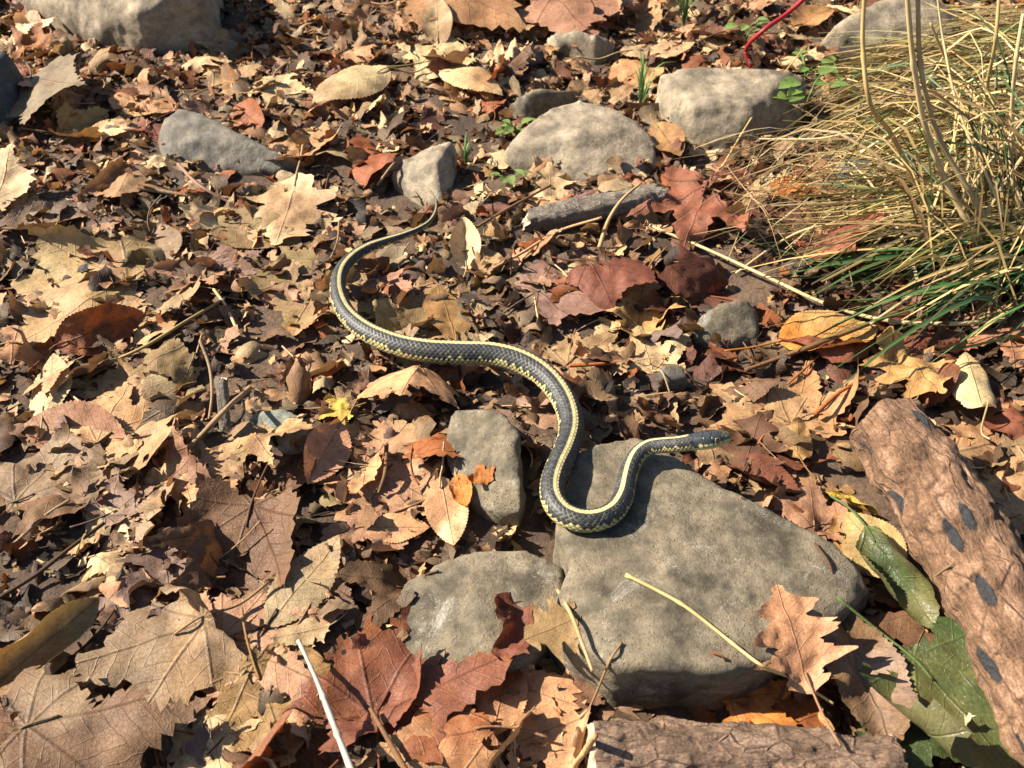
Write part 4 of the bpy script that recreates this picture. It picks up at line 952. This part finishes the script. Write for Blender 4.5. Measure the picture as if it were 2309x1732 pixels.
    V(1410, 725, 'maple', 6, 100, 'cream', 'pale lobed leaf near the small mossy rock', crinkle=.06)
    V(1790, 712, 'oval', 9, 8, 'orange', 'long wavy orange leaf under the crossing twig', crinkle=.05, rolls=((-1.57, .1, 6),), pal2='gold', q=.97, lift=.006)
    V(1965, 790, 'oak', 8, 300, 'gold', 'crumpled golden leaf with a dark hole beyond the thick log end', crinkle=.10, curl=(.5, 1.6), holes=1, q=.97, lift=.008)
    V(2010, 720, 'maple', 8, 215, 'red', 'dark red brown leaf lying under the straw edge', crinkle=.05, q=.95)
    V(2170, 690, 'maple', 8, 200, 'pink', 'dusty pink brown leaf half covered by fallen straw', crinkle=.05, q=.95)
    V(1750, 845, 'maple', 7.5, 60, 'peach', 'peach lobed leaf with a thick rust midrib near the thick log end', crinkle=.04, fold=.25, q=.95)
    V(1650, 870, 'sycamore', 7.5, 150, 'tan', 'flat tan leaf resting beside the peach lobed leaf', crinkle=.03, q=.92)
    V(2105, 830, 'oval', 7.5, 78, 'cream', 'pale buff rolled leaf lying past the thick log like a tube', curl=(1.57, -3.4), crinkle=.02, q=.97, lift=.006)
    V(2165, 1010, 'sycamore', 10, 300, 'tan', 'tan leaf hanging over on the far side of the thick log', crinkle=.04)
    V(1655, 1010, 'oval', 6.5, 335, 'red', 'narrow dusty red leaf pointing past the snake head', fold=.5, crinkle=.04, roll=-.4, lift=.003)
    V(1540, 1000, 'scrap', 3.6, 60, 'peach', 'notched peach scrap lying just under the snake head', crinkle=.05)
    V(1625, 945, 'oak', 6.5, 60, 'brown', 'ribbed brown leaf directly behind the snake head', crinkle=.05, pitch=.2)
    V(1700, 1075, 'maple', 5.2, 20, 'pink', 'pink leaf leaning along the far edge of the slab', crinkle=.05)
    V(1765, 1090, 'maple', 5.5, 80, 'pink', 'wrinkled pinkish leaf between the slab and the thick log', crinkle=.07, lift=.003)
    V(1850, 1068, 'oval', 4.0, 335, 'yellow', 'bright yellow strip of leaf touching the thick log', fold=.9, roll=.5, crinkle=.02, lift=.004, curl=(1.57, 3.0))
    V(1835, 1130, 'oval', 5, 70, 'gold', 'golden curled leaf at the tip of the slab', curl=(1.57, 1.6), crinkle=.04)
    V(728, 884, 'maple', 2.8, 200, 'yellow', 'bright yellow lobed leaf scrap near the half buried stone', crinkle=.06, lift=.004, q=.97)
    V(1712, 1405, 'oak', 7.6, 105, 'pink', 'pinkish brown forked leaf leaning on the front of the slab', crinkle=.07, curl=(1.57, 1.6), pitch=.45, q=.9, lift=.004, on_rock=True, z=.035)
    V(1640, 1525, 'maple', 5.5, 330, 'rust', 'rust orange leaf in front of the slab above the thin log', crinkle=.06, pal2='orange', q=.97, lift=.003)
    V(1745, 1555, 'maple', 5, 20, 'rust', 'rust scrap with dark shade next to the rust orange leaf', crinkle=.05)
    V(1860, 1470, 'oval', 11, 275, 'brown', 'long crumpled brown leaf with a pale ridge beside the green leaf', crinkle=.10, fold=.5, pal2='purple', q=.97, lift=.012)
    V(2060, 1530, 'sycamore', 11, 300, 'green', 'large wilting green lobed leaf beside the thick log', mat=M_GREENLEAF, crinkle=.035, fold=.16, pal2='dullgreen', q=.97, lift=.014, seed=15, tear=.05)
    V(1950, 1620, 'maple', 7.5, 275, 'green', 'darker green leaf hanging under the large wilting green leaf', mat=M_GREENLEAF, crinkle=.04, q=.97, lift=.008, pal2='green')
    V(1925, 1250, 'oval', 9.5, 290, 'green', 'curled olive green leaf with pale rolled edge between slab and log', mat=M_GREENLEAF, curl=(1.57, 7.5), crinkle=.04, roll=.6, pal2='dullgreen', q=.97, lift=.010)
    V(1885, 1175, 'oval', 6.5, 120, 'olive', 'dull olive leaf touching the side of the thick log', crinkle=.03, roll=-.4, lift=.004)
    V(2170, 1640, 'maple', 6.5, 200, 'peach', 'peach leaf with dark blots below the large green leaf', crinkle=.04, pal2='cream', q=.95, lift=.012)
    V(1580, 60, 'maple', 8, 30, 'brown', 'brown rolled leaf near the red stem', curl=(.4, 1.9), crinkle=.06)
    V(1760, 30, 'oval', 9, 20, 'gold', 'large golden brown rolled leaf beside the split rock', curl=(1.57, 3.2), crinkle=.05, lift=.01)
    V(1660, 85, 'maple', 7, 10, 'red', 'reddish leaf behind the bright green sprout', crinkle=.07)
    V(1720, 390, 'oval', 6.5, 5, 'orange', 'orange leaf lying below the squared tan rock', crinkle=.05, rolls=((1.57, .1, 6),), q=.95)
heroes()
scraps('leaf_litter', 'tiny leaf crumbs sprinkled on top of the dead leaves', 4800, .003, .012, 8, .0006, .5)
chaff('twig_litter', 'thin broken stalks and chaff scattered through the leaves', 1100, 6)

# ------------------------------------------------------------------ twigs, straws, stems one can point at
def strand(name, label, cat, pts, r0, r1, pal, mat=M_TWIG, n=40, k=8, rough=.0, seed=1, group=None, free=False, nodes=False):
    """pts: (vx, vy, height above what lies there) in the 2212-px view; free = height above the soil"""
    q = []
    for vx, vy, z in pts:
        p = P(vx, vy, .02)
        if not free:
            for _ in range(3):
                i, j = cell(p[:1], p[1:2]); p = P(vx, vy, min(HM[i[0], j[0]], .05) + z)
        else: p = P(vx, vy, z)
        q.append(p)
    c = spline(q, n); r = np.linspace(r0, r1, n)
    if nodes:
        s_ = np.arange(n) % max(6, n // 4); r = r * (1 + .35 * (s_ == 0))
    v, f, uv = tube(c, r, k, rough, seed)
    colr = np.array(PAL[pal] if isinstance(pal, str) else pal); nz = 1 + .18 * vnoise(v * 90, seed)[:, None]
    o0 = c[0].copy()
    o = link(name, mesh(name, v - o0, tris(f), np.tile(colr, (len(v), 1)) * nz, uv), mat); o.location = o0
    tag(o, label, cat, group); return o
ST = (.47, .335, .135); STP = (.56, .43, .215); STD = (.26, .165, .07)
strand('straw', 'jointed yellow straw lying across the large flat slab', 'straw', [(1352, 1242, .002), (1420, 1276, .002), (1480, 1310, .002), (1545, 1360, .003), (1605, 1408, .004), (1650, 1440, .008), (1720, 1470, .014), (1800, 1520, .018)], .0011, .0008, ST, M_STRAW, nodes=True)
strand('straw', 'thick white straw sticking up over the tan leaves', 'straw', [(645, 1385, .012), (680, 1460, .02), (715, 1550, .03), (765, 1680, .045)], .0011, .0018, (.38, .35, .29), M_STRAW, rough=.0003, nodes=True)
strand('straw', 'long pale straw arching from the grass across the dark litter', 'straw', [(1405, 488, .006), (1530, 540, .008), (1660, 600, .01), (1780, 655, .01), (1900, 690, .008), (2030, 700, .006), (2190, 690, .004)], .0013, .0019, STP, M_STRAW, n=70)
strand('straw', 'bent pale straw with a kink above the long arching straw', 'straw', [(1590, 590, .004), (1690, 520, .012), (1765, 490, .016), (1850, 488, .016), (1925, 516, .014), (2075, 566, .010)], .0010, .0017, STP, M_STRAW, n=60)
strand('twig', 'long brown twig crossing under the arching straw', 'twig', [(1670, 778, .004), (1760, 745, .008), (1900, 690, .014), (2010, 640, .02), (2130, 575, .03)], .0019, .0016, 'brown', n=50)
strand('straw', 'short straw splinter resting inside the snake bend', 'straw', [(875, 548, .006), (930, 585, .004)], .0016, .0018, STP, M_STRAW, n=12)
strand('twig', 'grey twig leaning across the broken stub', 'twig', [(405, 972, .003), (440, 935, .010), (490, 882, .020), (540, 838, .012)], .0023, .0016, 'grey', rough=.0003)
strand('twig', 'curved pale stalk rising beside the broken stub', 'twig', [(432, 735, .028), (452, 790, .022), (458, 850, .014), (452, 905, .004)], .0013, .0011, 'grey')
strand('twig', 'long dark twig slanting up past the rusty curled leaf', 'twig', [(190, 800, .004), (300, 755, .012), (400, 695, .014), (485, 645, .008)], .0014, .0011, 'olive')
strand('straw', 'pale straw bit pointing down near the dark slanting twig', 'straw', [(462, 625, .008), (490, 665, .006), (515, 720, .004)], .0014, .0012, STP, M_STRAW)
strand('twig', 'dark twig running through leaf crumbs below the greyish leaf', 'twig', [(0, 1290, .004), (80, 1240, .008), (150, 1185, .008), (225, 1130, .004)], .0014, .0012, 'dark')
strand('twig', 'thin straight twig above the dark one among leaf crumbs', 'twig', [(20, 1185, .004), (90, 1120, .006), (150, 1080, .004)], .0012, .001, 'grey')
strand('twig', 'reddish twig below the grey slate wedge', 'twig', [(385, 355, .008), (430, 400, .008), (500, 440, .004)], .0019, .0013, 'purple')
strand('twig', 'flat brown twig below the slate wedge beside the reddish one', 'twig', [(295, 405, .004), (390, 420, .008), (500, 428, .006)], .0022, .0016, 'grey')
strand('twig', 'thin twig leaning on the small angular rock', 'twig', [(815, 400, .004), (845, 360, .012), (870, 335, .02)], .0014, .001, 'grey')
strand('twig', 'brown twig reaching from the upright pale leaf toward the grey stick', 'twig', [(1015, 500, .004), (1090, 455, .01), (1190, 400, .008)], .0014, .0011, 'brown')
strand('twig', 'brown stalk lying before the weathered grey stick', 'twig', [(1065, 580, .004), (1130, 545, .008), (1205, 500, .010), (1300, 470, .008)], .0013, .0012, 'tan')
strand('twig', 'tan curled stalk crossing over the weathered grey stick', 'twig', [(1295, 535, .006), (1315, 475, .022), (1345, 430, .03), (1385, 395, .03)], .0022, .0010, 'tan')
strand('twig', 'dark reddish twig beside the snake bend', 'twig', [(1230, 790, .006), (1290, 787, .008), (1330, 785, .006)], .0016, .0014, 'rust')
strand('twig', 'rust midrib like twig near the thick log end', 'twig', [(1760, 895, .006), (1810, 850, .012), (1870, 815, .012)], .0020, .0012, 'rust')
strand('twig', 'stout brown twig past the small mossy rock', 'twig', [(1610, 800, .006), (1680, 775, .01), (1760, 745, .006)], .0018, .0013, 'brown')
strand('twig', 'brown twig resting on the slab edge by the olive leaf piece', 'twig', [(1205, 1275, .003), (1235, 1330, .006), (1258, 1390, .006), (1280, 1450, .004)], .0012, .0009, 'tan')
strand('twig', 'dark twig standing before the blocky grey rock', 'twig', [(835, 960, .008), (832, 1020, .01), (818, 1065, .004)], .0016, .0012, 'brown')
strand('twig', 'shaded twig beside the blocky grey rock', 'twig', [(1000, 990, .004), (1002, 1040, .01), (995, 1070, .004)], .0016, .0012, 'brown') if False else None
strand('twig', 'orange stalk rising from the dark red leaf by the white straw', 'twig', [(800, 1530, .01), (840, 1600, .014), (880, 1670, .02)], .0012, .0017, 'brown')
strand('twig', 'split straw coloured twig at the end of the thin log', 'twig', [(1285, 1590, .012), (1262, 1625, .016), (1235, 1660, .02)], .0019, .0014, 'tan')
strand('red_stem', 'bright red jointed stem curving up behind the squared tan rock', 'stem', [(1622, 145, .004), (1612, 105, .025), (1650, 65, .045), (1700, 30, .06), (1745, -10, .075)], .0023, .0027, (.30, .018, .022), M_STRAW, free=False)

# ------------------------------------------------------------------ grass
def blades(name, label, spec, n, seed, mat):
    """spec(r) -> control points (world), width, colour"""
    r = np.random.default_rng(seed); VV, FF, CC, UU = [], [], [], []; base = 0
    for _ in range(n):
        q, wd, cl = spec(r)
        m = 9; c = spline(q, m); c[:, 2] = np.maximum(c[:, 2], .003)
        t, s, u = frames(c); tw = r.uniform(0, 3.14); e = s * math.cos(tw) + u * math.sin(tw); h = np.cross(t, e)
        w = wd * np.interp(np.linspace(0, 1, m), [0, .2, .6, 1], [.8, 1, .8, .12])[:, None]
        v = np.concatenate([c - e * w, c + h * w * .35, c + e * w]); i = np.arange(m - 1)
        f = np.concatenate([np.stack([i, i + 1, i + m + 1, i + m], 1), np.stack([i + m, i + m + 1, i + 2 * m + 1, i + 2 * m], 1)])
        VV.append(v); FF.append(f + base); base += len(v); CC.append(np.tile(np.array(cl), (len(v), 1)) * np.linspace(.8, 1.12, m)[np.tile(np.arange(m), 3)][:, None])
        UU.append(np.stack([np.tile(np.linspace(0, .2, m), 3), np.repeat([0, .002, .004], m)], 1))
    o = link(name, mesh(name, np.concatenate(VV), np.concatenate(FF), np.concatenate(CC), np.concatenate(UU)), mat)
    o['kind'] = 'stuff'; o['label'] = label; o['category'] = 'grass'
    return o
def mat_blade(r):
    # straw lying combed over the ground beside the tussock
    while True:
        vx, vy = r.uniform(1840, 2420), r.uniform(20, 520)
        if vx > 1900 + 260 * abs(vy - 250) / 300 * r.random() - 60 + (200 if vy < 90 else 0): break
    z = r.uniform(.008, .05) * min(1, (vx - 1800) / 200) + .004; p = P(vx, vy, z)
    a = r.normal(.22, .33) + (math.pi if r.random() < .5 else 0); L = r.uniform(.05, .14) * (.55 if vx < 1960 else 1); d = np.array([math.cos(a), math.sin(a), 0])
    b = r.normal() * .12 * L; nrm = np.array([-d[1], d[0], 0])
    q = [p - d * L + nrm * b - [0, 0, .012 * r.random()], p - d * L * .3 + [0, 0, .006 * r.random()], p + d * L * .3 + [0, 0, .008 * r.random()], p + d * L + nrm * b - [0, 0, .014 * r.random()]]
    g = r.random(); cl = ST if g < .45 else STP if g < .7 else STD if g < .86 else (.33, .30, .09)
    return q, r.uniform(.0005, .0013), np.array(cl) * r.uniform(.4, 1.15)
blades('straw_grass', 'dry golden straw grass flattened in a combed mat', mat_blade, 1900, 1, M_STRAW)
TUS = P(2240, 610, .0)
def arch(r, lo=.10, hi=.30, green=.3, spread=(1.7, .75)):
    b = TUS + np.array([r.normal() * .05, r.normal() * .035, 0]); a = r.normal(spread[0], spread[1]); L = r.uniform(lo, hi); hgt = r.uniform(.03, .16)
    d = np.array([math.cos(a), math.sin(a), 0])
    q = [b, b + d * L * .25 + [0, 0, hgt * .8], b + d * L * .65 + [0, 0, hgt], b + d * L + [0, 0, hgt * r.uniform(.05, .8)]]
    g = r.random(); cl = (.055, .095, .03) if g < green else ST if g < .65 else STP if g < .8 else STD
    return q, r.uniform(.0006, .0015), np.array(cl) * r.uniform(.65, 1.15)
blades('straw_grass', 'tussock of arching dry and green grass blades beside the straw mat', arch, 230, 2, M_STRAW)
def green_blade(r):
    b = TUS + np.array([r.normal() * .05 + .02, r.normal() * .03, .004]); a = r.normal(math.pi + .05, .35); L = r.uniform(.07, .22)
    d = np.array([math.cos(a), math.sin(a), 0]); hgt = r.uniform(.008, .05)
    q = [b, b + d * L * .3 + [0, 0, hgt], b + d * L * .7 + [0, 0, hgt * .9], b + d * L + [0, 0, max(.012, hgt * .3)]]
    cl = (.05, .10, .028) if r.random() < .72 else (.11, .15, .05) if r.random() < .5 else ST
    return q, r.uniform(.0009, .0021), np.array(cl) * r.uniform(.7, 1.2)
blades('green_grass', 'dark green grass blades fanning out low from the tussock', green_blade, 190, 3, M_STRAW)
def wisp(r):
    vx, vy = r.uniform(1600, 1960), r.uniform(250, 520); p = P(vx, vy, .012); a = r.normal(.45, .5) + (math.pi if r.random() < .5 else 0); L = r.uniform(.03, .09); d = np.array([math.cos(a), math.sin(a), 0])
    return [p - d * L, p - d * L * .3 + [0, 0, r.uniform(0, .02)], p + d * L * .3 + [0, 0, r.uniform(0, .02)], p + d * L], r.uniform(.0003, .0007), np.array(STP if r.random() < .6 else STD) * r.uniform(.6, 1)
blades('straw_grass', 'thin straw wisps straying onto the dark litter', wisp, 150, 4, M_STRAW)
stalks = [  # base, bends, top in the 2212 view with heights above the soil
    ([(2040, 520, .01), (1990, 420, .05), (1925, 290, .11), (1880, 225, .15), (1864, 100, .19), (1868, -30, .23)], .0024, 'tall stalk leaning farthest toward the squared rock'),
    ([(2190, 610, .01), (2085, 470, .06), (2010, 310, .12), (1975, 150, .18), (1958, -30, .24)], .0028, 'stout twin stalk rising at the straw mat edge'),
    ([(2200, 600, .01), (2110, 440, .07), (2030, 300, .12), (1990, 150, .18), (1982, -30, .24)], .0026, 'stout stalk pressed against the twin stalk'),
    ([(2150, 440, .01), (2120, 330, .06), (2130, 200, .11), (2150, 90, .16), (2160, -30, .20)], .0022, 'straight stalk standing in the middle of the straw mat'),
    ([(2240, 560, .01), (2190, 400, .07), (2185, 260, .12), (2195, 130, .17), (2210, 30, .20)], .0022, 'straight slim stalk closest to the tussock'),
    ([(2170, 590, .01), (2060, 430, .05), (1960, 330, .08), (1850, 290, .09), (1760, 300, .07), (1640, 300, .04)], .0012, 'thin bowed stalk drooping toward the squared rock'),
    ([(2095, 330, .03), (2100, 250, .07), (2060, 170, .11), (2010, 50, .16)], .0017, 'pale snapped stalk bent back over the straw'),
    ([(1860, 330, .06), (2000, 240, .09), (2120, 160, .12), (2290, 60, .16)], .0014, 'long straw slanting across all the upright stalks'),
    ([(1960, 560, .01), (2050, 470, .05), (2130, 360, .09), (2260, 200, .14)], .0014, 'low slanting straw rising out of the green blades'),
    ([(1560, 360, .012), (1640, 230, .03), (1735, 105, .05)], .0011, 'thin pale stem leaning over the shaded end of the squared rock'),
    ([(2230, 600, .01), (2150, 420, .08), (2075, 250, .13), (2040, 100, .17), (2022, -30, .21)], .0013, 'thin stalk curving up behind the stout twin stalk'),
    ([(2260, 620, .01), (2225, 480, .06), (2150, 330, .10), (2040, 220, .13), (1950, 190, .14)], .0011, 'thin stalk bowing over toward the tall leaning stalk'),
    ([(2130, 560, .01), (2085, 420, .05), (2062, 300, .09), (2078, 180, .13)], .0015, 'short snapped stalk between the twin stalks and the mat'),
    ([(2250, 500, .02), (2130, 300, .08), (2010, 225, .10), (1830, 170, .10)], .0010, 'fine straw bent flat toward the green seedling'),
    ([(1880, 700, .02), (2000, 620, .03), (2110, 565, .04), (2230, 470, .06)], .0014, 'straw slanting up from the dark red leaf'),
]
for i, (pts, rad, lab) in enumerate(stalks):
    strand('grass_stalk', 'dry ' + lab, 'grass stalk', pts, rad, rad * .6, [ST, STP, (.40, .30, .16)][i % 3], M_STRAW, n=48, k=8, free=True, nodes=True, group='dry grass stalks', seed=i)
strand('straw', 'broad pale straw blade curving down to the green grass', 'straw', [(2005, 475, .05), (2040, 505, .045), (2090, 525, .04), (2160, 535, .04)], .0022, .0012, STP, M_STRAW, free=True)

# ------------------------------------------------------------------ green sprouts
def sprout(vx, vy, label, n, size, h, seed, grassy=False, group=None):
    r = np.random.default_rng(seed); p = P(vx, vy, .015); i, j = cell(p[:1], p[1:2]); z = min(HM[i[0], j[0]], .04) + .002; size *= 1.35; h *= 1.3
    root = bpy.data.objects.new('sprout', None); COL.objects.link(root); b = np.array([p[0], p[1], z]); root.location = b
    tag(root, label, 'sprout', group)
    for q in range(n):
        a = r.uniform(0, 6.28) if not grassy else r.normal(1.6, .8); hh = h * r.uniform(.45, 1.0); rr = size * r.uniform(.4, 1.3)
        tip = np.array([math.cos(a) * rr, math.sin(a) * rr, hh])
        if grassy:
            m = 8; c = spline([np.zeros(3), tip * [.3, .3, .7], tip * [.8, .8, 1], tip * [1.5, 1.5, .95]], m); t, s, u = frames(c)
            w = .0013 * np.interp(np.linspace(0, 1, m), [0, .3, 1], [.8, 1, .1])[:, None]; v = np.concatenate([c - s * w, c + u * w * .4, c + s * w]); k = np.arange(m - 1)
            f = np.concatenate([np.stack([k, k + 1, k + m + 1, k + m], 1), np.stack([k + m, k + m + 1, k + 2 * m + 1, k + 2 * m], 1)])
            link('blade', mesh('blade', v, f, np.tile(np.array([.09, .16, .04]) * r.uniform(.7, 1.3), (len(v), 1)), np.zeros((len(v), 2))), M_STRAW, root); continue
        sv_, sf, suv = tube(spline([np.zeros(3), tip * [.4, .4, .7], tip], 6), .0006, 5)
        link('stem', mesh('stem', sv_, tris(sf), np.tile([.13, .2, .05], (len(sv_), 1)), suv), M_STRAW, root)
        u = np.linspace(0, 1, 9); w = .36 * np.sin(np.pi * u ** .8) ** .7
        pts = np.array([(x_, y_ * ww) for x_, ww in zip(u, w) for y_ in (-1, -.5, 0, .5, 1)]); L = size * r.uniform(.7, 1.15)
        pp = np.concatenate([pts, np.zeros((45, 1))], 1); pp[:, 2] = np.abs(pts[:, 1]) * .35 - .18 * pts[:, 0] ** 2
        pp = rot(pp * L, a + r.normal() * .4, r.uniform(-.1, .4), r.normal() * .2) + tip
        ii = np.arange(45).reshape(9, 5); f = np.stack([ii[:-1, :-1], ii[1:, :-1], ii[1:, 1:], ii[:-1, 1:]], 2).reshape(-1, 4)
        link('leaf', mesh('leaf', pp, f, np.tile(np.array([.17, .27, .06]) * r.uniform(.8, 1.2), (45, 1)), pts), M_SPROUT, root)
sprout(1738, 235, 'leafy green sprout with rounded leaves beside the shaded end of the squared rock', 7, .017, .022, 1)
sprout(1745, 140, 'small green sprout behind the corner of the squared tan rock', 6, .014, .018, 2)
sprout(1810, 160, 'little green seedling under the straw at the split rock', 5, .010, .014, 3)
sprout(1610, 85, 'bright green sprout with pointed leaves beside the red stem', 6, .011, .022, 4)
sprout(1115, 258, 'pale green clump of tiny leaves between soil patch and domed rock', 9, .009, .010, 5)
sprout(1100, 375, 'tiny green seedling by the front corner of the domed rock', 4, .009, .010, 6)
sprout(1385, 205, 'tuft of green grass blades beside the squared rock', 12, .022, .04, 7, True)
sprout(1480, 30, 'tuft of green grass at the farthest litter edge', 10, .02, .04, 8, True)
sprout(1005, 330, 'small bright green tuft behind the small angular rock', 5, .010, .018, 9, True)
sprout(1155, 385, 'thin green shoot before the domed rock', 3, .008, .010, 10)
print('leaves', NLEAF[0])
